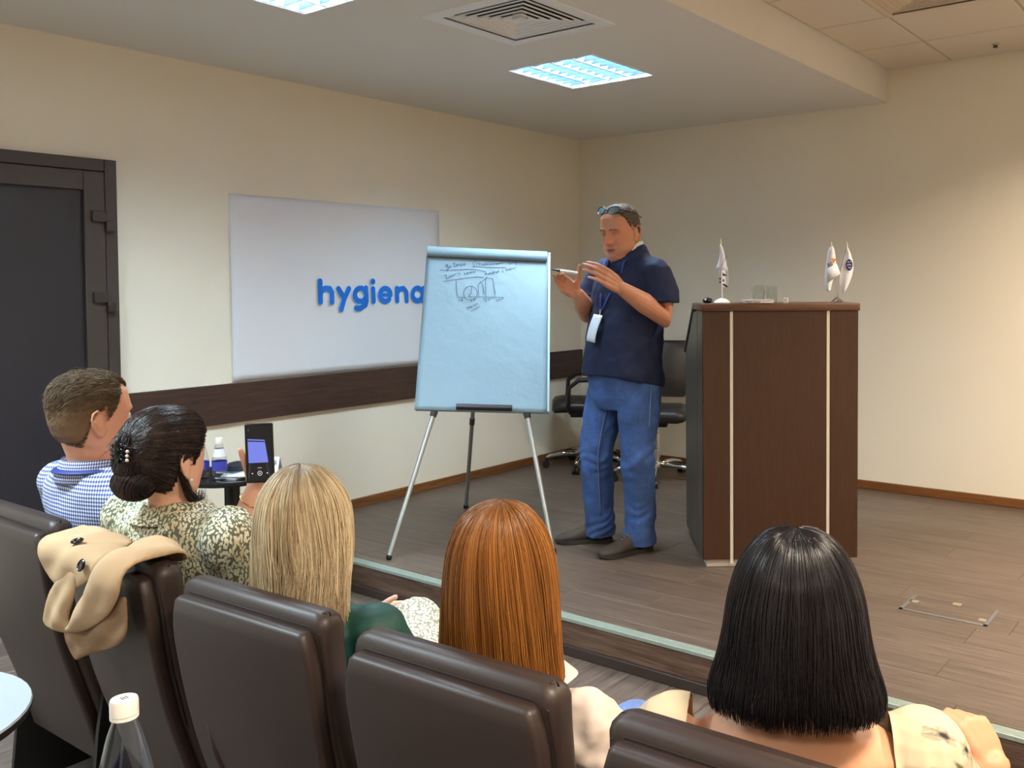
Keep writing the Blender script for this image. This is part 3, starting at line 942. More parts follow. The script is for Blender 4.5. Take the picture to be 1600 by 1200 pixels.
V = [(-0.058, -0.022, 0.165), (-0.008, -0.020, 0.195), (0.011, -0.018, 0.143), (-0.054, -0.024, 0.098), (-0.03, -0.030, 0.15)]
fm.add(V, [(0, 4, 1), (1, 4, 2), (2, 4, 3), (3, 4, 0)])
flagpart('flag_fold', fm, flag_cloth, f2)
zz = [0.283, 0.25, 0.21, 0.17, 0.135, 0.10, 0.07, 0.045]
ll = [(a, z) for a, z in zip([0.043, 0.032, 0.020, 0.010, 0.008, 0.010, 0.018, 0.030], zz)]
rr = [(a, z) for a, z in zip([0.050, 0.066, 0.078, 0.082, 0.076, 0.064, 0.050, 0.034], zz)]
flagpart('flag_cloth', flag_sheet(ll, rr, lambda t, s: 0.004 - 0.010 * math.sin(t * PI) + 0.004 * math.sin(t * 2 * PI)), flag_cloth, f2)
ca, sa = math.cos(0.30), math.sin(0.30)
obj('flag_lettering', text_mb('BG', 0.026, lambda x, y: (-0.052 + (x * ca - y * sa) * 0.75, -0.0205, 0.176 + x * sa + y * ca), 0.0006), M('black_print', (38, 42, 52), 0.5), f2, smooth=None)
obj('flag_mark', MB().prism([(-0.036, 0.213), (-0.033, 0.220), (-0.014, 0.218), (-0.011, 0.212), (-0.022, 0.197), (-0.029, 0.200), (-0.021, 0.212)], lambda a, b, t: (a, -0.0205 + t, b), 0.0006), M('orange_print', (232, 160, 50), 0.5), f2, smooth=None)
ov = MB().prism([(0.057 + 0.017 * math.cos(t) , 0.187 + 0.029 * math.sin(t)) for t in [2 * PI * k / 24 for k in range(24)]], lambda a, b, t: (a, -0.0085 + t, b), 0.0006)
obj('flag_emblem', ov, navy_print, f2, smooth=None)
dots = MB()
for (a, b) in ((0.052, 0.202), (0.062, 0.203), (0.057, 0.190), (0.064, 0.187), (0.050, 0.186), (0.056, 0.174), (0.063, 0.173)):
    dots.prism([(a + 0.0025 * math.cos(t), b + 0.003 * math.sin(t)) for t in [2 * PI * k / 8 for k in range(8)]], lambda a, b, t: (a, -0.0092 + t, b), 0.0004)
obj('emblem_dots', dots, flag_cloth, f2, smooth=None)
obj('flag_lettering', text_mb('ar', 0.014, lambda x, y: (0.048 + x * 0.5 + y * 0.3, -0.008, 0.150 + y - x * 0.6), 0.0003), M('grey_print', (90, 90, 100), 0.5), f2, smooth=None)

# things lying on the lectern
mic = thing('computer_mouse', on_lectern(0.055, 0.215), 'small black mouse behind the white flag stand', 'mouse', 0.4)
mq = MB().ball((0, 0, 0.012), (0.026, 0.042, 0.016), 16, 8)
mq.v = [(a, b, max(c, 0.0)) for a, b, c in mq.v]
obj('mouse_shell', mq, M('black_plastic', (20, 20, 22), 0.35), mic)
obj('mouse_wheel', MB().ball((0, 0.022, 0.026), (0.003, 0.008, 0.004), 8, 6), dark_plastic, mic)
bk = thing('booklet', on_lectern(0.275, 0.045), 'white booklet with printed edge lying on the lectern front edge', 'booklet', 0.55)
obj('booklet_pages', MB().span((-0.072, -0.05, 0.001), (0.072, 0.05, 0.0165), 0.006, 3), M('booklet_white', (232, 218, 218), 0.5), bk)
obj('booklet_cover', MB().span((-0.076, -0.052, 0.0165), (0.074, 0.052, 0.018), 0.0006), M('booklet_cover_white', (222, 222, 224), 0.45), bk)
obj('booklet_lettering', text_mb('Plast Case', 0.014, lambda x, y: (-0.062 + x * 1.15, -0.0508, 0.0045 + y * 0.9), 0.0003), M('grey_blue_print', (92, 100, 120), 0.5), bk, smooth=None)


def clear_mat(name, tint=(1, 1, 1), edge=0.32, gl=0.06):
    """thin clear wall: see-through face on, brighter and more mirror-like at grazing angles"""
    m, nt, b = nt_new(name)
    nt.nodes.remove(b)
    t = node(nt, 'ShaderNodeBsdfTransparent')
    t.inputs[0].default_value = (*tint, 1)
    g = node(nt, 'ShaderNodeBsdfGlossy')
    g.inputs['Roughness'].default_value = gl
    lw = node(nt, 'ShaderNodeLayerWeight')
    lw.inputs[0].default_value = 0.5
    mx = node(nt, 'ShaderNodeMixShader')
    pw = node(nt, 'ShaderNodeMath', operation='POWER')
    pw.inputs[1].default_value = 2.2
    nt.links.new(lw.outputs['Facing'], pw.inputs[0])
    ml = node(nt, 'ShaderNodeMath', operation='MULTIPLY_ADD')
    ml.inputs[1].default_value = edge * 1.6
    ml.inputs[2].default_value = 0.03
    nt.links.new(pw.outputs[0], ml.inputs[0])
    nt.links.new(ml.outputs[0], mx.inputs[0])
    nt.links.new(t.outputs[0], mx.inputs[1])
    nt.links.new(g.outputs[0], mx.inputs[2])
    nt.links.new(mx.outputs[0], nt.nodes['Material Output'].inputs[0])
    return m


clear_glass = clear_mat('clear_glass', (0.93, 0.95, 0.94), 0.35)
clear_pet = clear_mat('clear_plastic_bottle', (0.93, 0.95, 0.98), 0.38, 0.08)
for (gx, gy, sc, lab) in ((0.300, 0.150, 1.0, 'clear drinking glass on the lectern, left of the pair behind the booklet'), (0.372, 0.175, 0.95, 'clear drinking glass on the lectern, right of the pair behind the booklet')):
    g = thing('drinking_glass', on_lectern(gx, gy), lab, 'glass', 0, 'drinking glasses on the lectern')
    obj('glass_wall', MB().lathe([(0.024 * sc, 0.002), (0.026 * sc, 0.004), (0.036 * sc, 0.088 * sc), (0.0345 * sc, 0.088 * sc), (0.0245 * sc, 0.009)], 28), clear_glass, g, smooth=60)
    obj('glass_base', MB().lathe([(0.0235 * sc, 0.0), (0.0245 * sc, 0.003), (0.0235 * sc, 0.008)], 28), clear_glass, g, smooth=60)
bx = thing('paper_box', on_lectern(0.428, 0.115), 'small white paper box right of the booklet on the lectern', 'box', 0.3)
obj('box_body', MB().span((-0.010, -0.012, 0), (0.010, 0.012, 0.020), 0.001), M('white_card', (236, 226, 214), 0.6), bx)
obj('box_lid', MB().span((-0.0108, -0.0128, 0.0205), (0.0108, 0.0128, 0.026), 0.001), M('white_card_lid', (238, 230, 220), 0.6), bx)

# ------------------------------------------------------------------ swivel chairs behind the speaker
sw_leather = M('black_leather', (40, 36, 36), 0.4, bump=(180, 0.15))
sw_plastic = M('black_chair_plastic', (24, 23, 24), 0.45)


def swivel(loc, rz, label, arms=True, backh=0.95):
    t = thing('swivel_chair', loc, label, 'office chair', rz, 'swivel chairs behind the speaker')
    st = MB()
    rings = []
    for (y, w, z0, z1) in ((-0.23, 0.19, 0.47, 0.50), (-0.21, 0.225, 0.445, 0.515), (0.0, 0.24, 0.44, 0.52), (0.18, 0.24, 0.435, 0.525), (0.235, 0.225, 0.43, 0.515), (0.255, 0.19, 0.445, 0.49)):
        rings.append([(-w, y, (z0 + z1) / 2), (-w + 0.02, y, z1 - 0.012), (-w + 0.06, y, z1), (w - 0.06, y, z1), (w - 0.02, y, z1 - 0.012), (w, y, (z0 + z1) / 2), (w - 0.02, y, z0 + 0.01), (w - 0.06, y, z0), (-w + 0.06, y, z0), (-w + 0.02, y, z0 + 0.01)])
    obj('seat', st.loft(rings), sw_leather, t, smooth=70)
    bk_ = MB()
    rings = []
    for k, (z, y, w, th) in enumerate(((0.56, -0.215, 0.19, 0.03), (0.58, -0.22, 0.215, 0.035), (0.70, -0.235, 0.228, 0.035), (0.84, -0.262, 0.228, 0.03), (backh - 0.02, -0.29, 0.222, 0.026), (backh, -0.295, 0.20, 0.018))):
        rings.append([(-w, y, z), (-w + 0.02, y + th * 0.8, z), (0, y + th * 0.45, z), (w - 0.02, y + th * 0.8, z), (w, y, z), (w - 0.02, y - th * 0.6, z), (0, y - th, z), (-w + 0.02, y - th * 0.6, z)])
    obj('backrest', bk_.loft(rings), sw_leather, t, smooth=70)
    obj('back_stem', MB().tube([(0, -0.10, 0.425), (0, -0.22, 0.43), (0, -0.275, 0.48), (0, -0.275, 0.62)], 0.02, 10, flat=1.6), sw_plastic, t)
    if arms:
        for s in (-1, 1):
            a = MB().tube([(s * 0.24, 0.12, 0.44), (s * 0.29, 0.14, 0.50), (s * 0.295, 0.13, 0.63), (s * 0.29, 0.06, 0.685), (s * 0.285, -0.10, 0.69), (s * 0.265, -0.20, 0.69), (s * 0.23, -0.245, 0.68)], [0.014, 0.016, 0.016, 0.018, 0.02, 0.018, 0.014], 10)
            obj('armrest', a, sw_plastic, t, smooth=180)
    mc = MB().span((-0.09, -0.14, 0.385), (0.09, 0.12, 0.437), 0.012, 2)
    mc.ball((0.10, 0.02, 0.395), (0.03, 0.03, 0.03), 10, 8)
    obj('tilt_mechanism', mc, sw_plastic, t)
    obj('tilt_lever', MB().tube([(0.05, 0.05, 0.40), (0.20, 0.07, 0.395), (0.25, 0.08, 0.39)], [0.006, 0.006, 0.012], 8), sw_plastic, t)
    obj('gas_column', MB().lathe([(0.032, 0.10), (0.032, 0.22), (0.027, 0.222), (0.027, 0.33), (0.022, 0.332), (0.022, 0.39)], 18), chrome, t)
    base = obj('star_base', MB().lathe([(0.045, 0.085), (0.05, 0.10), (0.045, 0.125), (0.034, 0.13)], 18), chrome, t)
    for k in range(5):
        a = 2 * PI * k / 5 + 0.35
        d = Vector((math.cos(a), math.sin(a), 0))
        obj('base_leg', MB().tube([d * 0.03 + Vector((0, 0, 0.105)), d * 0.18 + Vector((0, 0, 0.105)), d * 0.275 + Vector((0, 0, 0.088)), d * 0.30 + Vector((0, 0, 0.07))], [0.022, 0.018, 0.014, 0.013], 10), chrome, t, smooth=180)
        cst = MB()
        sd_ = Vector((-d.y, d.x, 0))
        for s in (-1, 1):
            c_ = d * 0.305 + sd_ * (0.014 * s) + Vector((0, 0, 0.027))
            cst.tube([c_ - sd_ * 0.009, c_ + sd_ * 0.009], 0.027, 14)
        cst.tube([d * 0.30 + Vector((0, 0, 0.045)), d * 0.30 + Vector((0, 0, 0.072))], 0.012, 8)
        obj('castor', cst, sw_plastic, t)
    return t


swivel((-4.20, 5.50, SZ), math.atan2(0.82, -0.57) - 0 if False else 2.25, 'black swivel chair with armrest loop left of the speaker, by the wall corner')
swivel((-3.52, 5.42, SZ), PI + 0.50, 'black swivel chair between the speaker and the lectern', arms=False, backh=0.965)

# ------------------------------------------------------------------ small round tables
black_top = M('black_glass_table_top', (22, 24, 26), 0.08)
white_top = M('pale_table_top', (160, 170, 180), 0.35)


def round_table(c, r, h, label, mat, rimmat):
    t = thing('side_table', c, label, 'side table', 0, 'small round side tables')
    obj('table_top', MB().lathe([(r - 0.004, h - 0.003), (r, h - 0.004), (r - 0.002, h), ], 48), mat, t, smooth=30)
    obj('table_rim', MB().lathe([(r - 0.03, h - 0.022), (r - 0.004, h - 0.020), (r, h - 0.012), (r, h - 0.0045)], 48), rimmat, t, smooth=50)
    obj('column', MB().lathe([(0.034, 0.02), (0.032, 0.3), (0.032, h - 0.05), (0.06, h - 0.022)], 20), sw_plastic, t)
    obj('table_base', MB().lathe([(0.20, 0.0), (0.20, 0.008), (0.17, 0.016), (0.05, 0.024)], 36), sw_plastic, t)
    return t


round_table((-3.665, 2.255, 0), 0.215, 0.72, 'round black side table by the left wall under the bottle', black_top, black_gap)
round_table((-2.095, 0.545, 0), 0.262, 0.72, 'round pale topped side table with dark rim at the lower left edge', white_top, black_gap)
round_table((-1.14, 0.50, 0), 0.23, 0.745, 'round side table under the large bottle, below the frame', white_top, black_gap)

cap_white = M('white_bottle_cap', (236, 232, 226), 0.4)
label_blue = M('blue_bottle_label', (62, 66, 170), 0.45)
label_white = M('white_bottle_label', (214, 218, 230), 0.45)


def bottle(c, s, label, prof, capr, lab, capz):
    t = thing('water_bottle', c, label, 'bottle', 0, 'plastic water bottles')
    P_ = [(r * s, z * s) for r, z in prof]
    obj('bottle_wall', MB().lathe(P_, 32), clear_pet, t, smooth=60)
    cp = MB()
    n = 40
    rings = []
    for (r, z) in ((capr * s, capz * s), (capr * s, (capz + 0.016) * s), (capr * 0.94 * s, (capz + 0.019) * s)):
        rings.append([((r + (0.0004 if k % 2 else 0) * s) * math.cos(2 * PI * k / n), (r + (0.0004 if k % 2 else 0) * s) * math.sin(2 * PI * k / n), z) for k in range(n)])
    cp.loft(rings)
    cp.lathe([(capr * 1.02 * s, (capz - 0.005) * s), (capr * 1.03 * s, (capz - 0.001) * s)], n)
    co = obj('bottle_cap', cp, cap_white, t, smooth=60)
    q = MB()
    for k in range(3):
        q.span((-0.005 * s, -0.003 * s + k * 0.003 * s, (capz + 0.0191) * s), (0.004 * s, -0.0015 * s + k * 0.003 * s, (capz + 0.0193) * s))
    obj('cap_print', q, M('grey_ink', (80, 80, 88), 0.5), co)
    q = MB().lathe([(lab[2] * s, lab[0] * s), (lab[3] * s, lab[1] * s)], 32, cap=False)
    obj('bottle_label', q, label_blue, t, smooth=60)
    return t


PROF_BIG = [(0.036, 0.0), (0.040, 0.004), (0.041, 0.05), (0.0385, 0.055), (0.041, 0.06), (0.041, 0.12), (0.040, 0.135), (0.0365, 0.150), (0.0325, 0.175), (0.027, 0.200), (0.0205, 0.226), (0.0145, 0.243), (0.0135, 0.247), (0.0165, 0.248), (0.0165, 0.2505), (0.0135, 0.252), (0.0135, 0.262)]
bottle((-1.158, 0.560, 0.745), 1.0, 'clear plastic bottle with white cap in the foreground, lower left', PROF_BIG, 0.0162, (0.03, 0.112, 0.0416, 0.0416), 0.2525)
PROF_SM = [(0.026, 0.0), (0.030, 0.004), (0.030, 0.035), (0.0285, 0.038), (0.030, 0.042), (0.030, 0.085), (0.0265, 0.10), (0.021, 0.125), (0.015, 0.147), (0.0125, 0.153), (0.0145, 0.154), (0.0145, 0.157), (0.012, 0.158), (0.012, 0.168)]
b2 = bottle((-3.585, 2.150, 0.72), 1.0, 'clear water bottle with blue label on the black side table', PROF_SM, 0.0145, (0.042, 0.080, 0.0306, 0.0306), 0.158)
q = MB().lathe([(0.0272, 0.100), (0.0195, 0.132)], 28, cap=False)
obj('neck_label', q, label_white, b2, smooth=60)
b3 = bottle((-3.672, 2.125, 0.72), 0.9, 'second water bottle mostly hidden by the dark haired woman', PROF_SM, 0.0145, (0.042, 0.080, 0.0306, 0.0306), 0.158)

navy_paper = M('navy_brochure', (28, 34, 74), 0.4)
for k, (x, y, r, z, m_, lab) in enumerate(((-3.60, 2.235, 0.4, 0.0, navy_paper, 'dark blue brochure at the bottom of the pile beside the bottle'),
                                     (-3.59, 2.240, 0.7, 0.008, M('white_brochure', (225, 228, 232), 0.4), 'white brochure in the middle of the pile beside the bottle'),
                                     (-3.615, 2.255, 0.2, 0.016, M('green_grey_brochure', (60, 72, 84), 0.4), 'dark green brochure on top of the pile beside the bottle'))):
    t = thing('brochure', (x, y, 0.72 + z), lab, 'brochure', r, 'brochures on the black side table')
    obj('brochure_pages', MB().span((-0.05, -0.075, 0.0005), (0.05, 0.075, 0.006), 0.0008), M('page_white', (232, 234, 238), 0.6), t)
    obj('brochure_cover', MB().span((-0.051, -0.076, 0.006), (0.051, 0.076, 0.0074), 0.0006), m_, t)
t = thing('cap_lid', (-3.63, 2.26, 0.745), 'dark cap lying on the brochure pile', 'cap', 0)
cq = MB().lathe([(0.05, 0.0), (0.048, 0.012), (0.036, 0.024), (0.012, 0.030)], 24)
obj('cap_crown', cq, M('dark_felt', (24, 26, 40), 0.8), t, smooth=80)
obj('cap_peak', MB().lathe([(0.055, 0.0), (0.058, 0.002), (0.050, 0.004)], 24), M('dark_felt_peak', (24, 26, 40), 0.8), t)
t = thing('tent_card', (-3.535, 2.40, 0.72), 'white folded card standing on the side table behind the phone', 'card', 0.62)
t.location = (-3.56, 2.375, 0.72)
for s in (-1, 1):
    obj('card_panel', MB().box((0, s * 0.016, 0.032), (0.085, 0.001, 0.070), Matrix.Rotation(s * 0.42, 3, 'X')), M('card_white', (226, 232, 240), 0.5), t)
obj('card_print', MB().box((0.01, -0.0185, 0.045), (0.045, 0.0006, 0.016), Matrix.Rotation(-0.42, 3, 'X')), M('card_grey_print', (120, 140, 166), 0.5), t)
t = thing('paper_cup', (-2.005, 0.66, 0.72), 'white folded paper napkin on the pale table at the left edge', 'napkin', 0.5)
t.name = 'napkin'
nq = MB().span((-0.055, -0.05, 0.0), (0.0, 0.05, 0.010), 0.003, 2)
obj('napkin_fold', nq, M('white_napkin', (236, 234, 232), 0.8), t)
obj('napkin_layer', MB().span((-0.05, -0.045, 0.0105), (-0.006, 0.045, 0.020), 0.003, 2), M('white_napkin_top', (240, 238, 236), 0.8), t)
# ------------------------------------------------------------------ audience chairs
leather = M('dark_brown_leather', (50, 38, 35), 0.46, bump=(220, 0.10), noise=(6, 0.06))
seam_m = M('dark_leather_seam', (34, 25, 23), 0.6)
shell_dark = M('black_seat_side', (22, 20, 21), 0.5)

BACK = [(0.150, 0.20), (0.128, 0.30), (0.090, 0.42), (0.052, 0.54), (0.026, 0.66), (0.010, 0.76), (0.002, 0.83), (0.000, 0.868)]   # (y, z) of the rear face


def back_curve(n):
    zs = np.linspace(BACK[0][1], BACK[-1][1], n)
    ys = np.interp(zs, [b[1] for b in BACK], [b[0] for b in BACK])
    for _ in range(3):
        ys[1:-1] = (ys[:-2] + 2 * ys[1:-1] + ys[2:]) / 4
    return list(zip(ys, zs))


def rrect(w, y0, y1, z, r, slope=0.0, nx=8):
    """rounded rectangle section in x/y at height z"""
    P = []
    for cx, cy, a0 in ((w - r, y1 - r, 0), (-w + r, y1 - r, 90), (-w + r, y0 + r, 180), (w - r, y0 + r, 270)):
        for k in range(5):
            a = math.radians(a0 + 22.5 * k)
            P.append((cx + r * math.cos(a), cy + r * math.sin(a), z))
    return P


def auditorium_chair(x, y, label, rz=0.0, crease=False):
    t = thing('auditorium_chair', (x, y, 0), label, 'chair', rz, 'leather chairs of the audience row')
    HW = 0.230
    # rear shell: panel with a rounded rim
    sh = MB()
    rings = []
    cv = back_curve(24)
    for k, (yy, z) in enumerate(cv):
        w = HW - 0.004 - 0.020 * (1 - k / 23)
        if k >= 21:
            w -= (k - 20) ** 2 * 0.0022
        rings.append(rrect(w, yy, yy + 0.034, z, 0.012))
    yt, zt = cv[-1]
    rings.append(rrect(HW - 0.030, yt + 0.006, yt + 0.030, zt + 0.007, 0.010))
    so = obj('back_shell', sh.loft(rings), leather, t, smooth=55)
    if crease:
        pts = [(-0.155 + 0.0, 0.60), (-0.150, 0.53), (-0.135, 0.46), (-0.105, 0.38), (-0.06, 0.30), (-0.02, 0.25)]
        P_ = [(a, float(np.interp(b, [q[1] for q in BACK], [q[0] for q in BACK])) + 0.002, b) for a, b in pts]
        obj('shell_fold', MB().tube(P_, [0.002, 0.006, 0.008, 0.008, 0.006, 0.004], 8), leather, so, smooth=180)
    # thick front cushion wrapping over the top
    cu = MB()
    rings = []
    y0 = 0.030
    n = 22
    zs = np.linspace(0.30, 0.876, n)
    for k, z in enumerate(zs):
        yy = float(np.interp(z, [b[1] for b in BACK], [b[0] for b in BACK]))
        w = HW - 0.010 * (1 - k / (n - 1)) ** 2
        rings.append([(p[0], p[1], p[2]) for p in rrect(w, yy + y0, yy + y0 + 0.064, z, 0.022)])
    for dz, s in ((0.012, 0.004), (0.020, 0.011), (0.025, 0.022)):
        rings.append([(p[0], p[1], p[2] + (0.014 * (1 - (p[0] / HW) ** 2))) for p in rrect(HW - s, 0.0 + y0 + s * 0.7, 0.064 + y0 - s, 0.876 + dz, 0.020)])
    obj('back_cushion', cu.loft(rings), leather, t, smooth=70)
    sm = MB()
    sm.tube([(-HW + 0.012, 0.0335, 0.868), (-HW + 0.04, 0.0325, 0.8785), (HW - 0.04, 0.0325, 0.8785), (HW - 0.012, 0.0335, 0.868), (HW - 0.003, 0.040, 0.80), (HW - 0.004, 0.060, 0.66), (HW - 0.006, 0.09, 0.52)], 0.0028, 6)
    obj('seam', sm, seam_m, t)
    st = MB()
    rings = []
    for (yy, z0, z1, w) in ((0.20, 0.28, 0.36, 0.215), (0.24, 0.26, 0.385, 0.232), (0.45, 0.26, 0.39, 0.236), (0.62, 0.27, 0.392, 0.234), (0.665, 0.285, 0.38, 0.222), (0.68, 0.31, 0.35, 0.20)):
        zc, h = (z0 + z1) / 2, (z1 - z0) / 2
        rings.append([(w * max(-1, min(1, 1.25 * math.cos(a))), yy, zc + h * max(-1, min(1, 1.25 * math.sin(a)))) for a in [2 * PI * q / 20 for q in range(20)]])
    obj('seat', st.loft(rings), leather, t, smooth=70)
    for s in (-1, 1):
        sp = MB().prism([(0.10, 0.0), (0.60, 0.0), (0.60, 0.05), (0.50, 0.26), (0.56, 0.49), (0.16, 0.49), (0.13, 0.30)], lambda a, b, h, s=s: (s * 0.243 + h - 0.008, a, b), 0.016)
        obj('side_panel', sp, shell_dark, t, smooth=None)
        obj('armrest', MB().box((s * 0.244, 0.37, 0.512), (0.046, 0.40, 0.040), None, 0.014, 3), leather, t)
    return t


auditorium_chair(-2.862, 1.060, 'brown leather chair at the far left, with the man in the checked shirt', 0.01)
auditorium_chair(-2.243, 1.040, 'brown leather chair with a beige coat hung over its back', -0.08)
auditorium_chair(-1.675, 1.026, 'brown leather chair in front of the blonde woman', 0.055, True)
auditorium_chair(-1.120, 1.039, 'brown leather chair in front of the red haired woman', 0.046)
auditorium_chair(-0.553, 1.040, 'brown leather chair in front of the black haired woman at bottom right', 0.03)

# ------------------------------------------------------------------ coat hung over the second chair
COAT = {"back":[[-2.445,0.066],[-2.5035,0.1409],[-2.5334,0.19],[-2.4798,0.2109],[-2.3654,0.1989],[-2.1631,0.0841],[-2.126,-0.025],[-2.2521,-0.0846],[-2.35,-0.085],[-2.42,-0.035],[-2.447,0.005]],"flap":[[-2.2373,-0.1542],[-2.2161,-0.1127],[-2.1388,-0.0461],[-2.1013,0.0318],[-2.185,0.1154],[-2.204,0.1661],[-2.0814,0.1629],[-1.9471,0.1339],[-1.9864,0.1233],[-1.9732,0.0827],[-1.8838,0.007],[-1.9401,-0.0389],[-2.0535,-0.0986],[-2.1503,-0.1512],[-2.2387,-0.1783],[-2.2772,-0.178]],"fold":[[-2.2462,-0.0145],[-2.2163,-0.0446],[-2.2317,-0.0966],[-2.2665,-0.1487],[-2.2491,-0.1824],[-2.3281,-0.1956],[-2.4028,-0.1951],[-2.3899,-0.1518],[-2.356,-0.0986],[-2.2933,-0.0485]],"lining":[[-2.3055,-0.1849],[-2.2404,-0.1705],[-2.109,-0.1053],[-1.984,-0.0372],[-1.997,-0.0818],[-1.9966,-0.1336],[-2.0372,-0.1669],[-2.1135,-0.1963],[-2.1996,-0.227],[-2.2479,-0.2522],[-2.2817,-0.2253]]}
coat_m = M('beige_coat_wool', (178, 148, 114), 0.9, bump=(300, 0.2), noise=(7, 0.05))
lining_m = M('tan_coat_lining', (132, 102, 72), 0.8, bump=(200, 0.15), noise=(9, 0.06))
coat = thing('coat', (-2.243, 1.0, 0.90), 'beige coat with black buttons draped over a brown leather chair back', 'coat')


def coat_pt(x, s, o):
    """x along the chair back; s below (negative) or across (positive) its top edge; o outward"""
    r = 0.022
    y0, z0 = 1.003, 0.899
    if s <= -r:
        p, n = Vector((x, y0, z0 + s)), Vector((0, -1, 0))
    elif s >= r:
        p, n = Vector((x, y0 + s, z0)), Vector((0, 0, 1))
    else:
        a = (s + r) / (2 * r) * PI / 2
        p, n = Vector((x, y0 + r - r * math.cos(a), z0 - r + r * math.sin(a))), Vector((0, -math.cos(a), math.sin(a)))
    if s > 0.115:                                   # falls down in front of the cushion
        k = s - 0.115
        p = Vector((x, y0 + 0.115 + k * 0.45, z0 - k * 0.9))
        n = Vector((0, 0.6, 0.8))
    return p + n * o - Vector((-2.243, 1.0, 0.90))


def cloth_patch(poly, fn, step=0.011, rnd=2):
    pts = [Vector(p) for p in poly]
    for _ in range(rnd):                            # round the outline
        q = []
        for i in range(len(pts)):
            a, b = pts[i], pts[(i + 1) % len(pts)]
            q += [a.lerp(b, 0.22), a.lerp(b, 0.78)]
        pts = q
    nb = len(pts)
    xs, ys = [p.x for p in pts], [p.y for p in pts]
    inside = []

    def pip(x, y):
        c = False
        for i in range(nb):
            a, b = pts[i], pts[i - 1]
            if (a.y > y) != (b.y > y) and x < (b.x - a.x) * (y - a.y) / (b.y - a.y) + a.x:
                c = not c
        return c

    def dist(x, y):
        m = 9
        P = Vector((x, y))
        for i in range(nb):
            a, b = pts[i - 1], pts[i]
            t = max(0, min(1, (P - a).dot(b - a) / max(1e-9, (b - a).length_squared)))
            m = min(m, (P - a.lerp(b, t)).length)
        return m
    y = min(ys) + step / 2
    row = 0
    while y < max(ys):
        x = min(xs) + (step / 2 if row % 2 else 0)
        while x < max(xs):
            if pip(x, y) and dist(x, y) > step * 0.45:
                inside.append(Vector((x, y)))
            x += step
        y += step * 0.87
        row += 1
    V, E, F, *_ = mgeo.delaunay_2d_cdt(pts + inside, [(i, (i + 1) % nb) for i in range(nb)], [], 1, 1e-6)
    return MB().add([fn(v.x, v.y, dist(v.x, v.y)) for v in V], [tuple(f) for f in F])


def coat_fn(o, seed, amp=0.006, base=0.005):
    def f(x, s, d):
        k = 1 - math.exp(-d / 0.018)
        w = math.sin((x * 0.75 - s * 0.65) * 70 + seed) * amp * k + mnoise.noise(Vector((x * 16 + seed, s * 16, seed))) * amp * 1.4 * k
        return coat_pt(x, s, base + (o - base) * (0.45 + 0.55 * k) + w)
    return f


for nm, key, o, mt, seed, amp in (('coat_lining', 'lining', 0.014, lining_m, 1.0, 0.006), ('coat_back', 'back', 0.018, coat_m, 2.0, 0.004), ('coat_fold', 'fold', 0.026, coat_m, 3.5, 0.007), ('coat_flap', 'flap', 0.040, coat_m, 5.0, 0.006)):
    poly = [(min(x, -2.0) - 0.034, s) for x, s in COAT[key]]
    c_o = obj(nm, cloth_patch(poly, coat_fn(o, seed, amp)), mt, coat, smooth=180)
    md_ = c_o.modifiers.new('t', 'SOLIDIFY')
    md_.thickness = 0.006
    md_.offset = 0
    sb = c_o.modifiers.new('s', 'SUBSURF')
    sb.levels = sb.render_levels = 1
for (x, s, o) in ((-2.322, 0.020, 0.021), (-2.205, -0.012, 0.026)):
    p = coat_pt(x, s, o)
    n = (coat_pt(x, s, o + 0.01) - p).normalized()
    n = (n + Vector((0, -0.1, 0.05))).normalized()
    e1 = n.cross(Vector((1, 0, 0))).normalized()
    e2 = n.cross(e1)
    q = MB()
    q.loft([[p + (e1 * math.cos(a) + e2 * math.sin(a)) * r + n * h for a in [2 * PI * k / 24 for k in range(24)]] for r, h in ((0.0125, 0), (0.0145, 0.002), (0.0145, 0.004), (0.012, 0.006), (0.0105, 0.0042), (0.003, 0.0036))])
    b_ = obj('button', q, M('black_coat_button', (18, 16, 16), 0.18), coat, smooth=50)
    q = MB()
    q.tube([p + n * 0.004 - e2 * 0.003, p + n * 0.0052, p + n * 0.004 + e2 * 0.003], 0.0009, 6)
    obj('button_thread', q, lining_m, b_)
# ------------------------------------------------------------------ people kit
def skin_mat(name, rough=0.5):
    return attr_mat(name, rough, 0.4, bump=(300, 0.05))


def ring(c, rx, ryf, ryb, n=36, e=0.9, tilt=0.0):
    P = []
    for k in range(n):
        a = 2 * PI * k / n
        cx, sy = math.cos(a), math.sin(a)
        x = rx * math.copysign(abs(cx) ** e, cx)
        y = (ryf if sy > 0 else ryb) * math.copysign(abs(sy) ** e, sy)
        P.append((c[0] + x, c[1] + y, c[2] + tilt * y))
    return P


def rotm(yaw=0, pitch=0, roll=0):
    """yaw left, pitch up, roll; degrees"""
    return Matrix.Rotation(math.radians(yaw), 3, 'Z') @ Matrix.Rotation(math.radians(pitch), 3, 'X') @ Matrix.Rotation(math.radians(roll), 3, 'Y')


HEAD = np.array([  # z, half width, front, back
    (-0.118, 0.020, 0.052, 0.000), (-0.110, 0.038, 0.072, -0.004), (-0.096, 0.053, 0.082, 0.030), (-0.075, 0.063, 0.086, 0.062),
    (-0.050, 0.070, 0.087, 0.084), (-0.020, 0.0745, 0.089, 0.097), (0.010, 0.077, 0.093, 0.103), (0.040, 0.076, 0.092, 0.103),
    (0.070, 0.071, 0.083, 0.097), (0.092, 0.060, 0.067, 0.083), (0.108, 0.043, 0.045, 0.062), (0.118, 0.020, 0.018, 0.032), (0.120, 0.006, 0.004, 0.014)])


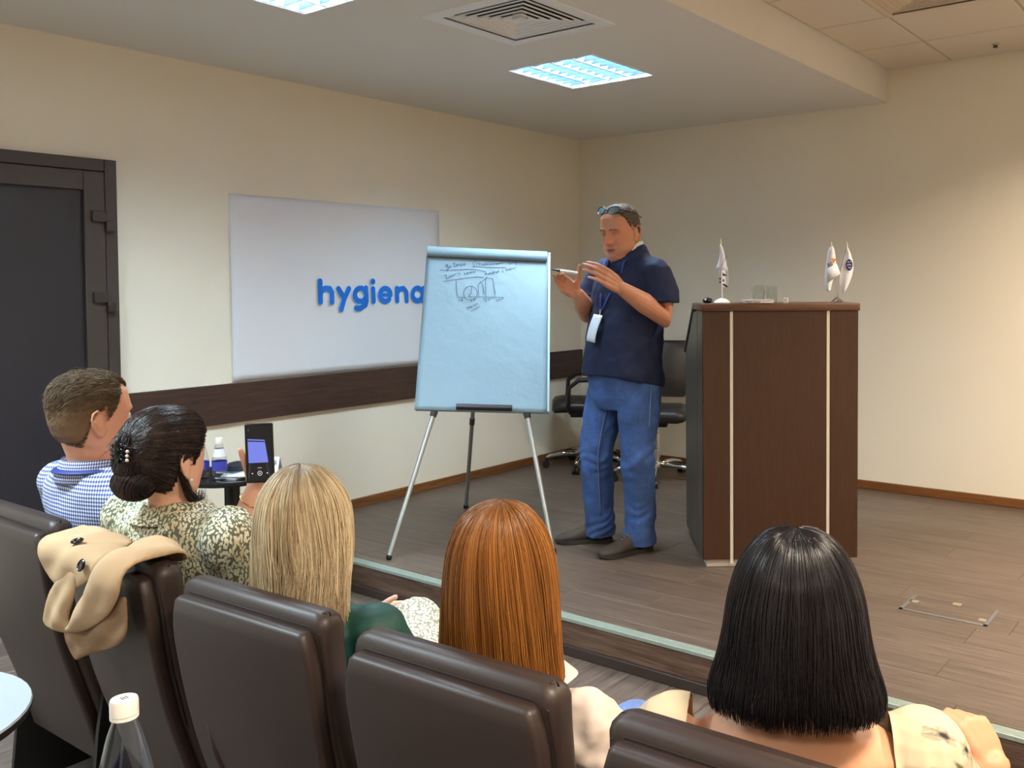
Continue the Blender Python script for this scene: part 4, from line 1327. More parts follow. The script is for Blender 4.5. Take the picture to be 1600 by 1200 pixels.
def head_xyz(a, z, grow=0.0, jowl=0.0):
    w = np.interp(z, HEAD[:, 0], HEAD[:, 1])
    f = np.interp(z, HEAD[:, 0], HEAD[:, 2])
    b = np.interp(z, HEAD[:, 0], HEAD[:, 3])
    if jowl:
        k = math.exp(-((z + 0.085) / 0.035) ** 2)
        w += jowl * k
        f += jowl * 0.2 * k
    ca, sa = math.cos(a), math.sin(a)
    e = 0.86
    x = (w + grow) * math.copysign(abs(ca) ** e, ca)
    y = (f + grow if sa > 0 else b + grow) * math.copysign(abs(sa) ** e, sa)
    return x, y, z


def face_bump(x, z, big_nose=1.0):
    g = lambda cx, cz, sx, sz: math.exp(-((x - cx) / sx) ** 2 - ((z - cz) / sz) ** 2)
    ax = abs(x)
    y = 0.0
    # nose: bridge growing to the tip, wings
    if -0.062 < z < 0.022:
        t = (0.016 - z) / 0.058
        t = max(0.0, min(1.0, t))
        end = 1.0 / (1.0 + math.exp(-(z + 0.049) / 0.0032))
        y += big_nose * (0.007 + 0.026 * t ** 1.2) * math.exp(-(x / (0.0085 + 0.006 * t)) ** 2) * end
    y += 0.010 * big_nose * (g(0.013, -0.040, 0.007, 0.008) + g(-0.013, -0.040, 0.007, 0.008))
    y += 0.008 * (math.exp(-((ax - 0.026) / 0.022) ** 2 - ((z - 0.021) / 0.009) ** 2))       # brow
    y -= 0.016 * math.exp(-((ax - 0.031) / 0.016) ** 2 - ((z - 0.001) / 0.011) ** 2)         # socket
    y += 0.005 * math.exp(-((ax - 0.043) / 0.018) ** 2 - ((z + 0.030) / 0.018) ** 2)         # cheek
    y -= 0.006 * math.exp(-((ax - 0.030) / 0.006) ** 2 - ((z + 0.055) / 0.020) ** 2)         # smile fold
    y += 0.0075 * math.exp(-(x / 0.022) ** 2 - ((z + 0.067) / 0.0055) ** 2)                  # upper lip
    y += 0.0085 * math.exp(-(x / 0.019) ** 2 - ((z + 0.081) / 0.006) ** 2)                   # lower lip
    y -= 0.010 * math.exp(-(x / 0.024) ** 2 - ((z + 0.0735) / 0.0028) ** 2)
    y += 0.007 * math.exp(-(x / 0.022) ** 2 - ((z + 0.104) / 0.011) ** 2)                    # chin
    return y


def add_head(mb, O, R, s=1.0, jowl=0.0, nose=1.0, ears=True):
    O = Vector(O)
    zs = np.concatenate([np.linspace(-0.118, -0.02, 30), np.linspace(-0.017, 0.03, 15), np.linspace(0.04, 0.12, 12)])
    n = 72
    rings = []
    for z in zs:
        r = []
        for k in range(n):
            a = 2 * PI * k / n
            x, y, zz = head_xyz(a, z, 0, jowl)
            if y > 0:
                y += face_bump(x, z, nose) * min(1.0, max(0.0, math.sin(a)) * 1.3)
            r.append(O + R @ Vector((x * s, y * s, zz * s)))
        rings.append(r)
    mb.loft(rings)
    for sd in (-1, 1):
        c = O + R @ Vector((sd * 0.031 * s, 0.0745 * s, -0.001 * s))
        mb.ball(c, 0.0135 * s, 14, 10)
        if ears:
            hp = [(-0.002, -0.048), (0.001, -0.035), (-0.004, -0.02), (-0.012, -0.005), (-0.012, 0.012), (-0.022, 0.020), (-0.034, 0.012), (-0.037, -0.005), (-0.030, -0.024), (-0.018, -0.040), (-0.006, -0.049)]
            pts = [O + R @ Vector((sd * (0.078 + 0.012 * min(1, max(0, -(y + 0.004)) / 0.02)) * s, y * s, z * s)) for y, z in hp]
            mb.tube(pts, [0.004 * s] * 3 + [0.0035 * s] * 2 + [0.0045 * s] * 4 + [0.005 * s] * 2, 8, round_ends=True)
            mb.ball(O + R @ Vector((sd * 0.078 * s, -0.014 * s, -0.014 * s)), (0.008 * s, 0.016 * s, 0.028 * s), 12, 8, R)


def add_hand(mb, wrist, d, n, side, curls, s=1.0, spread=(8, 2, -4, -11), thumb=(35, 20, 20), thumb_in=0.35):
    """palm plus five fingers; d points from wrist to knuckles, n out of the palm; curls: (root, middle, tip) degrees per finger"""
    W = Vector(wrist)
    d = Vector(d).normalized()
    n = Vector(n)
    n = (n - d * n.dot(d)).normalized()
    t = d.cross(n) if side == 'R' else n.cross(d)           # towards the thumb
    lens = ((0.044, 0.026, 0.021), (0.048, 0.030, 0.022), (0.044, 0.028, 0.022), (0.034, 0.021, 0.019))
    offs = ((0.030, 0.088), (0.010, 0.092), (-0.010, 0.087), (-0.028, 0.078))
    rads = ((0.0088, 0.0078, 0.0068), (0.0090, 0.0080, 0.0070), (0.0086, 0.0076, 0.0066), (0.0074, 0.0066, 0.0058))
    rot = lambda v, ax, a: Matrix.Rotation(math.radians(a), 3, ax) @ v
    K = []
    for i in range(4):
        o, l = offs[i]
        k = W + (d * l + t * o) * s
        K.append(k)
        mb.tube([W + (t * o * 0.55 + d * 0.004) * s, W + (d * l * 0.5 + t * o * 0.85 - n * 0.002) * s, k], [0.0125 * s, 0.0125 * s, 0.0098 * s], 10, round_ends=True)
    mb.tube([W + (d * 0.012 + t * -0.018) * s, W + (d * 0.062 + t * -0.024 + n * 0.006) * s], [0.013 * s, 0.011 * s], 10, round_ends=True)
    for i in range(3):
        mb.tube([W + d * 0.02 * s + (K[i] - W) * 0.02 + t * 0.008 * (1 - i) * s, (K[i] + K[i + 1]) / 2 - d * 0.008 * s], [0.013 * s, 0.0092 * s], 10, round_ends=True)
    for i in range(4):
        fd = rot(d, n, spread[i] if side == 'R' else -spread[i])
        sp = t if False else fd.cross(n)
        p = K[i]
        pts, rr = [p], [rads[i][0] * s * 1.04]
        ang = 0
        for j in range(3):
            ang += curls[i][j]
            a = math.radians(ang)
            v = fd * math.cos(a) + n * math.sin(a)
            pts.append(pts[-1] + v * lens[i][j] * s)
            rr.append(rads[i][j] * s * (0.96 if j < 2 else 0.86))
        mb.tube(pts, rr, 10, round_ends=True)
    b = W + (d * 0.018 + t * 0.020 + n * 0.006) * s
    td = (d * math.cos(math.radians(thumb[0])) + t * math.sin(math.radians(thumb[0])) + n * thumb_in).normalized()
    p1 = b + td * 0.046 * s
    ax = td.cross(t if abs(td.dot(t)) < 0.9 else d).normalized()
    fdir = (d * 0.6 + n * 0.8).normalized()
    t2 = (td + fdir * math.sin(math.radians(thumb[1]))).normalized()
    p2 = p1 + t2 * 0.035 * s
    t3 = (t2 + fdir * math.sin(math.radians(thumb[2])) * 0.8).normalized()
    p3 = p2 + t3 * 0.026 * s
    mb.tube([b, p1, p2, p3], [0.0145 * s, 0.0115 * s, 0.0098 * s, 0.0078 * s], 10, round_ends=True)
    mb.tube([W + (d * 0.03 + t * 0.01) * s, p1 - td * 0.006 * s], [0.013 * s, 0.011 * s], 10, round_ends=True)


def skin_cols(me, base, O=None, R=None, s=1.0, lips=(170, 96, 88), flush=0.10, beard=0.0):
    V = get_v(me)
    c = np.tile(np.array(lin(base)[:3]), (len(V), 1))
    m = np.array([mnoise.noise(Vector(v) * 22) for v in V])
    c *= (1 + 0.05 * m)[:, None]
    c[:, 1:] *= (1 - flush * 0.4 * np.clip(m, 0, 1))[:, None]
    if O is not None:
        L = (V - np.array(O)) @ np.array(R) / s
        x, y, z = L[:, 0], L[:, 1], L[:, 2]
        fr = (y > 0.05)
        lp = fr * np.exp(-(x / 0.022) ** 4 - ((z + 0.074) / 0.0105) ** 4)
        c += lp[:, None] * 0.75 * (np.array(lin(lips)[:3]) - c)
        dkm = fr * (np.exp(-(x / 0.021) ** 4 - ((z + 0.0735) / 0.0026) ** 2) + np.exp(-((np.abs(x) - 0.007) / 0.0035) ** 2 - ((z + 0.0515) / 0.003) ** 2))
        c += np.clip(dkm, 0, 1)[:, None] * 0.8 * (np.array(lin((74, 36, 32))[:3]) - c)
        ck = (y > 0.02) * np.exp(-((np.abs(x) - 0.045) / 0.02) ** 2 - ((z + 0.03) / 0.025) ** 2) + fr * np.exp(-(x / 0.014) ** 2 - ((z + 0.035) / 0.016) ** 2)
        c[:, 1] *= 1 - flush * ck
        c[:, 2] *= 1 - flush * 1.2 * ck
        if beard:
            bd = (y > -0.01) * (1 / (1 + np.exp((z + 0.055) / 0.012))) * (z > -0.14) * (1 - lp)
            c += (beard * np.clip(bd, 0, 1))[:, None] * (np.array(lin((128, 104, 92))[:3]) - c)
    set_col(me, c)


def eyes(root, O, R, s, look=(0, 0), lid=0.6, iris=(70, 84, 96), brow=(110, 92, 78)):
    O = Vector(O)
    for sd in (-1, 1):
        c = O + R @ Vector((sd * 0.031 * s, 0.0755 * s, -0.001 * s))
        e = obj('eye', MB().ball(c, 0.0136 * s, 16, 12), M('eye_white', (214, 206, 200), 0.25), root, smooth=180)
        g = (R @ Vector((look[0], 1, look[1]))).normalized()
        q = MB()
        side_ = g.cross(Vector((0, 0, 1))).normalized()
        up_ = side_.cross(g)
        q.loft([[c + g * 0.0131 * s + (side_ * math.cos(a) + up_ * math.sin(a)) * r * s for a in [2 * PI * k / 14 for k in range(14)]] for r in (0.0050, 0.0048)], True)
        for v in range(len(q.v) // 2, len(q.v)):
            q.v[v] = tuple(Vector(q.v[v]) + g * 0.0008 * s)
        obj('iris', q, M('iris', iris, 0.2), e, smooth=None)


def strands_mesh(name, P, r0, cols, parent, mat, flat=1.0, taper=0.35):
    """P: (N, K, 3) strand paths; one mesh of thin three-sided strands"""
    N, K, _ = P.shape
    T = np.empty_like(P)
    T[:, 1:-1] = P[:, 2:] - P[:, :-2]
    T[:, 0] = P[:, 1] - P[:, 0]
    T[:, -1] = P[:, -1] - P[:, -2]
    T /= np.linalg.norm(T, axis=2, keepdims=True) + 1e-9
    ref = rng.normal(size=(N, 1, 3))
    A = np.cross(T, np.broadcast_to(ref, T.shape))
    A /= np.linalg.norm(A, axis=2, keepdims=True) + 1e-9
    B = np.cross(T, A)
    tt = np.linspace(0, 1, K)
    rad = r0 * (1 - (1 - taper) * tt ** 2)
    r = (rad[None, :, None] * (r0 if False else 1.0))
    V = np.empty((N, K, 3, 3))
    for q in range(3):
        a = 2 * PI * q / 3
        V[:, :, q] = P + (A * math.cos(a) + B * math.sin(a)) * r
    idx = np.arange(N * K * 3).reshape(N, K, 3)
    F = []
    for q in range(3):
        q2 = (q + 1) % 3
        F.append(np.stack([idx[:, :-1, q], idx[:, :-1, q2], idx[:, 1:, q2], idx[:, 1:, q]], -1).reshape(-1, 4))
    F = np.concatenate(F)
    V = V.reshape(-1, 3)
    me = bpy.data.meshes.new(name)
    me.vertices.add(len(V))
    me.vertices.foreach_set('co', V.ravel())
    me.loops.add(F.size)
    me.loops.foreach_set('vertex_index', F.ravel().astype(np.int32))
    me.polygons.add(len(F))
    me.polygons.foreach_set('loop_start', np.arange(0, F.size, 4, dtype=np.int32))
    me.polygons.foreach_set('use_smooth', np.ones(len(F), dtype=bool))
    me.materials.append(mat)
    me.update(calc_edges=True)
    if cols.ndim == 2:
        cols = np.repeat(cols[:, None, :], K, 1)
    set_col(me, np.repeat(cols.reshape(-1, 3), 3, 0))
    o = link(name, me, parent)
    return o


def arc_interp(R_, K):
    """resample polylines (N, M, 3) to K points by arc length fraction of index"""
    N, Mm, _ = R_.shape
    t = np.linspace(0, Mm - 1, K)
    i = np.clip(t.astype(int), 0, Mm - 2)
    f = (t - i)[None, :, None]
    return R_[:, i] * (1 - f) + R_[:, i + 1] * f


def hair_shell(rings, phi, d):
    """rings (M, 5): z, cx, cy, rx, ry; phi (N,) azimuth from the face, left positive; d (N,) inward offset"""
    rings = np.array(rings)
    x = rings[None, :, 1] - np.sin(phi)[:, None] * np.maximum(rings[None, :, 3] - d[:, None], 0.002)
    y = rings[None, :, 2] + np.cos(phi)[:, None] * np.maximum(rings[None, :, 4] - d[:, None], 0.002)
    z = np.broadcast_to(rings[None, :, 0], x.shape) - d[:, None] * np.exp(-np.arange(len(rings)) / 2.0)[None]
    return np.stack([x, y, z], -1)


def smooth_rings(rings, m=40):
    """dense, smoothed version of a few hand-set rings (parametrised along the silhouette)"""
    r = np.array(rings, float)
    s = np.concatenate([[0], np.cumsum(np.hypot(np.diff(r[:, 0]), np.diff(r[:, 3])))])
    q = np.linspace(0, s[-1], m)
    o = np.stack([np.interp(q, s, r[:, k]) for k in range(5)], 1)
    for _ in range(4):
        o[1:-1] = (o[:-2] + 2 * o[1:-1] + o[2:]) / 4
    return o


def col_mix(c1, c2, t):
    a, b = np.array(lin(c1)[:3]), np.array(lin(c2)[:3])
    return a + (b - a) * t[..., None]


def hair_mat(name, rough=0.33, spec=0.45):
    return attr_mat(name, rough, spec)


def long_hair(root, rings, face_gap, n, r0, c_dark, c_light, c_root, length=(0.9, 1.0), wave=0.004, clump=60, seed=1, spec=0.45, rough=0.33, tip_fn=None, K=22, root_len=0.18, cdeep=None, alpha=1.3):
    g = np.random.default_rng(seed)
    sr = smooth_rings(rings, 40)
    Mr = len(sr)
    # inner mass so that no light passes between strands
    phis = np.linspace(face_gap, 2 * PI - face_gap, 64)
    mb = MB()
    sh = hair_shell(sr, phis, np.full(len(phis), 0.010))
    kmax = int(Mr * (length[0] - 0.06))
    wob = 0.004 * np.sin(phis * 23) + 0.003 * np.sin(phis * 41 + 1)
    V, F = [], []
    for k in range(kmax):
        for j in range(len(phis)):
            p = sh[j, k].copy()
            p[0] -= -math.sin(phis[j]) * 0 + 0
            p[0] += math.sin(phis[j]) * wob[j]
            p[1] -= math.cos(phis[j]) * wob[j]
            V.append(tuple(p))
    nj = len(phis)
    for k in range(kmax - 1):
        for j in range(nj - 1):
            F.append((k * nj + j, k * nj + j + 1, (k + 1) * nj + j + 1, (k + 1) * nj + j))
    mb.add(V, F)
    me = mesh_of('hair_mass', mb, hair_mat('hair_mass_colour', 0.6, 0.2), 180)
    dk = np.array(lin(cdeep or c_dark)[:3]) * 0.7
    set_col(me, np.tile(dk, (len(me.vertices), 1)))
    hm = link('hair', me, root)
    # strands gathered in clumps
    cphi = g.uniform(face_gap, 2 * PI - face_gap, clump * 4)
    ci = g.integers(0, len(cphi), n)
    phi = cphi[ci] + g.normal(0, 0.075, n)
    phi = np.clip(phi, face_gap - 0.03, 2 * PI - face_gap + 0.03)
    depth = np.abs(g.normal(0, 0.0045, n)) + (0.004 * (0.5 + 0.5 * np.sin(cphi[ci] * 37)))
    R_ = hair_shell(sr, phi, depth)
    P = np.empty((n, K, 3))
    s0 = np.where(g.random(n) < 0.55, g.uniform(0.0, 0.03, n), g.uniform(0.02, root_len * 2, n))
    s1 = g.uniform(length[0], length[1], n)
    if tip_fn is not None:
        s1 = s1 * tip_fn(phi)
    u = s0[:, None] + (s1 - s0)[:, None] * np.linspace(0, 1, K)[None]
    t = np.clip(u, 0, 1) * (Mr - 1)
    i = np.clip(t.astype(int), 0, Mr - 2)
    f = (t - i)[..., None]
    a = np.arange(n)[:, None]
    P = R_[a, i] * (1 - f) + R_[a, i + 1] * f
    # waviness and clump drift along the length
    ph = g.uniform(0, 2 * PI, len(cphi))[ci]
    amp = wave * np.linspace(0, 1, K)[None] ** 1.2
    fr = g.uniform(3, 6, len(cphi))[ci]
    side = np.stack([-np.cos(phi), -np.sin(phi), np.zeros(n)], -1)
    w = np.sin(u * fr[:, None] * 2 + ph[:, None]) * amp + g.normal(0, wave * 0.35, (n, 1)) * np.linspace(0, 1, K)[None] ** 2
    P = P + side[:, None, :] * w[..., None]
    out = np.stack([-np.sin(phi), np.cos(phi), np.zeros(n)], -1)
    P = P + out[:, None, :] * (np.sin(u * 5 + ph[:, None] * 2) * amp * 0.35)[..., None]
    tr = np.clip(0.5 * g.random(n) + 0.5 * g.random(len(cphi))[ci] + g.normal(0, 0.08, n), 0, 1) ** alpha
    cols = np.repeat(col_mix(c_dark, c_light, tr)[:, None, :], K, 1)
    rt = np.exp(-(u / root_len) ** 2)[..., None] * (0.45 + 0.55 * g.random(n))[:, None, None]
    cols = cols * (1 - rt) + np.array(lin(c_root)[:3]) * rt
    strands_mesh('hair_strands', P, r0, cols, hm, hair_mat('hair_strand_colour', rough, spec))
    return hm


def cloth_disp(me, amp, scale, seed, mask=None):
    V = get_v(me)
    N = np.empty(len(V) * 3)
    me.vertices.foreach_get('normal', N)
    N = N.reshape(-1, 3)
    d = nmap(V, scale, seed) * amp
    if mask is not None:
        d *= mask(V)
    set_v(me, V + N * d[:, None])


def drop_faces(me, pred):
    """remove the faces whose centre satisfies pred(x, y, z) - a neckline or an opening"""
    bm = bmesh.new()
    bm.from_mesh(me)
    kill = [f for f in bm.faces if pred(*f.calc_center_median())]
    bmesh.ops.delete(bm, geom=kill, context='FACES')
    bmesh.ops.delete(bm, geom=[v for v in bm.verts if not v.link_faces], context='VERTS')
    for _ in range(14):                             # even out the cut edge
        new = {}
        for v in bm.verts:
            if v.is_boundary:
                nb = [e.other_vert(v) for e in v.link_edges if e.is_boundary]
                if len(nb) == 2:
                    new[v] = v.co * 0.4 + (nb[0].co + nb[1].co) * 0.3
        for v, c in new.items():
            v.co = c
    bm.to_mesh(me)
    bm.free()


def denim(name, base):
    m, nt, b = nt_new(name)
    tc = node(nt, 'ShaderNodeTexCoord')
    n1 = node(nt, 'ShaderNodeTexNoise')
    n1.inputs['Scale'].default_value = 7
    n1.inputs['Detail'].default_value = 4
    n2 = node(nt, 'ShaderNodeTexNoise')
    n2.inputs['Scale'].default_value = 240
    mp = node(nt, 'ShaderNodeMapping')
    mp.inputs['Scale'].default_value = (1, 1, 0.35)
    nt.links.new(tc.outputs['Object'], n1.inputs[0])
    nt.links.new(tc.outputs['Object'], mp.inputs[0])
    nt.links.new(mp.outputs[0], n2.inputs[0])
    mx = node(nt, 'ShaderNodeMath', operation='MULTIPLY_ADD')
    mx.inputs[1].default_value = 0.35
    nt.links.new(n2.outputs[0], mx.inputs[0])
    nt.links.new(n1.outputs[0], mx.inputs[2])
    k = lambda f: tuple(min(255, int(v * f)) for v in base)
    r = ramp(nt, [(0.40, lin(k(0.72))), (0.68, lin(base)), (0.92, lin(k(1.32)))])
    nt.links.new(mx.outputs[0], r.inputs[0])
    nt.links.new(r.outputs[0], b.inputs['Base Color'])
    b.inputs['Roughness'].default_value = 0.85
    bp = node(nt, 'ShaderNodeBump')
    bp.inputs['Strength'].default_value = 0.2
    bp.inputs['Distance'].default_value = 0.001
    nt.links.new(n2.outputs[0], bp.inputs['Height'])
    nt.links.new(bp.outputs[0], b.inputs['Normal'])
    return m
# ------------------------------------------------------------------ the speaker
SPK = (-2.745, 3.86, SZ)
SPZ = math.radians(165.7)
sp = thing('person', SPK, 'standing man in navy polo shirt and blue jeans gesturing with both hands', 'person', SPZ)
HO, HR, HS = Vector((-0.035, 0.005, 1.648)), rotm(14, -11, 0), 1.13
TOR = [  # z, rx, front, back, cx, cy
    (0.80, 0.185, 0.150, 0.150, -0.02, -0.02), (0.90, 0.200, 0.190, 0.155, -0.025, -0.03), (1.00, 0.205, 0.205, 0.150, -0.03, -0.035),
    (1.10, 0.203, 0.200, 0.145, -0.032, -0.04), (1.20, 0.203, 0.178, 0.140, -0.034, -0.045), (1.30, 0.208, 0.160, 0.138, -0.036, -0.05),
    (1.38, 0.212, 0.142, 0.130, -0.036, -0.055), (1.44, 0.200, 0.115, 0.115, -0.036, -0.058), (1.490, 0.160, 0.085, 0.095, -0.036, -0.058), (1.525, 0.120, 0.075, 0.088, -0.036, -0.052), (1.548, 0.094, 0.070, 0.082, -0.036, -0.045)]
ARM_L = [(-0.235, -0.055, 1.435), (-0.285, -0.065, 1.32), (-0.29, -0.058, 1.210), (-0.278, 0.06, 1.285), (-0.257, 0.188, 1.358)]
ARM_R = [(0.170, -0.055, 1.435), (0.215, -0.01, 1.32), (0.196, 0.035, 1.222), (0.118, 0.13, 1.275), (0.040, 0.224, 1.330)]
LEG_R = [(0.085, -0.03, 0.86), (0.098, 0.02, 0.68), (0.104, 0.055, 0.505), (0.135, 0.02, 0.28), (0.165, -0.02, 0.09)]
LEG_L = [(-0.125, -0.04, 0.86), (-0.145, -0.015, 0.68), (-0.152, 0.0, 0.505), (-0.125, -0.045, 0.28), (-0.098, -0.07, 0.09)]


def torso(mb, rows, grow=0.0, tilt0=0.0, n=40, e=0.9):
    mb.loft([ring((cx, cy, z), rx + grow, f + grow, b + grow, n, e, tilt0 * max(0, 1 - i / 4)) for i, (z, rx, f, b, cx, cy) in enumerate(rows)])


mb = MB()
torso(mb, TOR, -0.012)
add_head(mb, HO, HR, HS, jowl=0.015, nose=1.15)
mb.tube([(-0.036, -0.05, 1.45), (-0.036, -0.035, 1.53), (-0.034, -0.015, 1.60)], [0.082, 0.079, 0.078], 20)
mb.ball(HO + HR @ Vector((0, 0.035 * HS, -0.105 * HS)), (0.062, 0.055, 0.034), 16, 10, HR)
for A, sd in ((ARM_L, 'L'), (ARM_R, 'R')):
    mb.tube(A, [0.062, 0.060, 0.053, 0.052, 0.033], 16, round_ends=True)
    mb.tube(A[1:4], [0.056, 0.054, 0.051], 16)
add_hand(mb, ARM_L[-1], (0.10, 0.84, 0.52), (0.98, -0.05, -0.15), 'L', ((16, 22, 14), (14, 20, 14), (16, 20, 14), (20, 22, 14)), 1.2, (1, 0, -1, -3), (22, 10, 8), 0.5)
add_hand(mb, ARM_R[-1], (0.02, 0.86, 0.50), (-0.95, 0.25, 0.1), 'R', ((30, 24, 14), (24, 20, 14), (10, 14, 10), (2, 8, 8)), 1.14, (12, 4, -6, -18), (54, 14, 10), 0.3)
for L in (LEG_L, LEG_R):
    mb.tube(L + [(L[-1][0], L[-1][1] + 0.01, 0.05)], [0.095, 0.082, 0.062, 0.056, 0.04, 0.04], 16, round_ends=True)
me = remesh(mb, 0.0034, 1)
skin_cols(me, (208, 146, 116), HO, HR, HS, (150, 84, 78), 0.16, beard=0.12)
finish('body', me, skin_mat('weathered_skin', 0.45), sp)
eyes(sp, HO, HR, HS, (0.1, -0.35))
# lids half closed, looking down at his hands
for sd in (-1, 1):
    c = HO + HR @ Vector((sd * 0.031 * HS, 0.0757 * HS, -0.001 * HS))
    q = MB()
    rings = []
    for k in range(7):
        th = math.radians(-26 + 116 * k / 6)
        rr = 0.0148 * HS
        rings.append([c + HR @ Vector((rr * math.cos(th) * math.cos(a), rr * math.cos(th) * math.sin(a) * 1.02, rr * math.sin(th))) for a in [PI * j / 10 for j in range(11)]])
    q.loft(rings, False, False)
    m_ = mesh_of('eyelid', q, skin_mat('eyelid_skin'), 180)
    set_col(m_, np.tile(np.array(lin((188, 122, 96))[:3]), (len(m_.vertices), 1)))
    link('eyelid', m_, sp)
    bq = MB().tube([HO + HR @ (Vector((sd * a, b, z)) * HS) for a, b, z in ((0.012, 0.0985, 0.016), (0.026, 0.0985, 0.0215), (0.042, 0.088, 0.019), (0.052, 0.076, 0.012))], [0.0028, 0.0046, 0.004, 0.0016], 8, flat=0.6)
    obj('eyebrow', bq, M('greying_brow', (122, 92, 74), 0.8), sp, smooth=180)


def fnoise3(x, y, z, k):
    return mnoise.noise(Vector((x, y, z)) * k)


def short_hair(root, O, R, s, hairline, n, length, r0, c1, c2, comb, seed=3, lift=0.25, cap=0.004, cap_col=None, fade=None, rough=0.45, low_col=None):
    """cropped hair: a close cap over the scalp plus short strands; hairline(a, z) > 0 where hair grows (a = 90 deg at the face)"""
    g = np.random.default_rng(seed)
    O = Vector(O)
    mb = MB()
    na, nz = 72, 44
    zs = np.linspace(-0.105, 0.1199, nz)
    idx = {}
    V, F = [], []
    for i, z in enumerate(zs):
        for k in range(na):
            a = 2 * PI * k / na
            h = hairline(a, z)
            x, y, zz = head_xyz(a, z, max(-0.002, min(cap, h * 0.25)))
            idx[(i, k)] = len(V)
            V.append(O + R @ (Vector((x, y, zz)) * s) + R @ Vector((0, 0, max(0, (z - 0.09) * 0.1))))
    for i in range(nz - 1):
        for k in range(na):
            a = 2 * PI * (k + 0.5) / na
            if hairline(a, (zs[i] + zs[i + 1]) / 2) > 0:
                F.append((idx[(i, k)], idx[(i, (k + 1) % na)], idx[(i + 1, (k + 1) % na)], idx[(i + 1, k)]))
    F.append(tuple(idx[(nz - 1, k)] for k in range(na)))
    mb.add(V, F)
    me = mesh_of('hair', mb, hair_mat('cropped_hair_mass', 0.7, 0.2), 180)
    bm = bmesh.new()
    bm.from_mesh(me)
    bmesh.ops.delete(bm, geom=[v for v in bm.verts if not v.link_faces], context='VERTS')
    bm.to_mesh(me)
    bm.free()
    cc = np.tile(np.array(lin(cap_col or c1)[:3]), (len(me.vertices), 1))
    if low_col:
        zl = ((get_v(me) - np.array(O)) @ np.array(R) / s)[:, 2]
        kk = np.clip((0.03 - zl) / 0.07, 0, 1)[:, None]
        cc = cc * (1 - kk) + np.array(lin(low_col)[:3]) * kk
    set_col(me, cc)
    ho = link('hair', me, root)
    roots, dirs, cols, lens = [], [], [], []
    tries = 0
    while len(roots) < n and tries < n * 12:
        tries += 1
        v = g.normal(size=3)
        v /= np.linalg.norm(v)
        a = math.atan2(v[1], v[0])
        z = -0.10 + 0.22 * (0.5 + 0.5 * v[2])
        h = hairline(a, z)
        if h <= 0:
            continue
        p = Vector(head_xyz(a, z, cap * 0.6))
        nn = Vector((v[0] * 0.8, v[1] * 0.8, max(-0.2, (z - 0.02) * 9))).normalized()
        cdir = Vector(comb(p))
        cdir = (cdir - nn * cdir.dot(nn)).normalized()
        ln = length * (0.6 + 0.6 * g.random()) * (fade(a, z) if fade else 1.0)
        roots.append(p)
        lens.append(ln)
        jit = Vector(g.normal(0, 0.14, 3))
        dirs.append(((cdir + jit).normalized(), nn))
        cols.append(g.random())
    K = 6
    P = np.empty((len(roots), K, 3))
    for i, (p, (d, nn), ln) in enumerate(zip(roots, dirs, lens)):
        for k in range(K):
            t = k / (K - 1)
            q = p + d * ln * t + nn * (lift * ln * (t - 0.75 * t * t) * 2 - ln * ln * t * t / 0.19)
            P[i, k] = O + R @ (q * s)
    strands_mesh('hair_strands', P, r0, col_mix(c1, c2, np.array(cols)), ho, hair_mat('cropped_hair_strand', rough, 0.35))
    return ho


def hl_speaker(a, z):
    f = math.sin(a)                       # 1 = face side, -1 = back
    lim = np.interp(f, [-1, -0.55, -0.1, 0.15, 0.45, 0.75, 1], [-0.078, -0.066, -0.03, 0.012, 0.062, 0.082, 0.088])
    ear = 0.03 * math.exp(-((math.cos(a) ** 2 - 1) / 0.12) ** 2) if f < 0.1 else 0
    return (z - lim - ear)


short_hair(sp, HO, HR, HS, hl_speaker, 3200, 0.012, 0.0007, (84, 72, 62), (150, 140, 128), lambda p: (0, -1, -0.4), 5, 0.5, 0.0035, (98, 82, 70))
# sunglasses pushed up on the head
sg = thing('sunglasses', SPK, 'sunglasses with pale lenses pushed up on the standing man\'s head', 'sunglasses', SPZ)
lens_m = M('mirror_lens', (150, 176, 190), 0.08, 0.7)
frame_m = M('black_glasses_frame', (24, 24, 28), 0.3)
gl = lambda x, y, z: HO + HR @ (Vector((x, y, z)) * HS)
fr = MB()
for sd in (-1, 1):
    loop = []
    for k in range(21):
        t = 2 * PI * k / 20
        lx, lz = 0.026 * math.cos(t), 0.021 * math.sin(t) * (1.08 if math.sin(t) > 0 else 1)
        x = sd * 0.034 + lx
        yy = 0.080 - 0.55 * lz - 3.6 * x * x * 1.4 + 0.004
        loop.append((x, yy, 0.104 + lz * 0.72))
    fr.tube([gl(*p) for p in loop], 0.0026, 8, cap=False)
    q = MB()
    q.add([gl(*p) for p in loop[:-1]] + [gl(sd * 0.034, 0.080 - 3.6 * 0.034 ** 2 * 1.4 + 0.007, 0.105)], [(k, (k + 1) % 20, 20) for k in range(20)])
    obj('lens', q, lens_m, sg, smooth=180)
    fr.tube([gl(sd * 0.060, 0.064, 0.104), gl(sd * 0.080, 0.045, 0.094), gl(sd * 0.088, -0.01, 0.075), gl(sd * 0.084, -0.06, 0.050)], [0.0032, 0.0032, 0.0028, 0.003], 8, round_ends=True)
fr.tube([gl(-0.009, 0.086, 0.106), gl(0, 0.090, 0.110), gl(0.009, 0.086, 0.106)], 0.0026, 8)
obj('frame', fr, frame_m, sg, smooth=180)

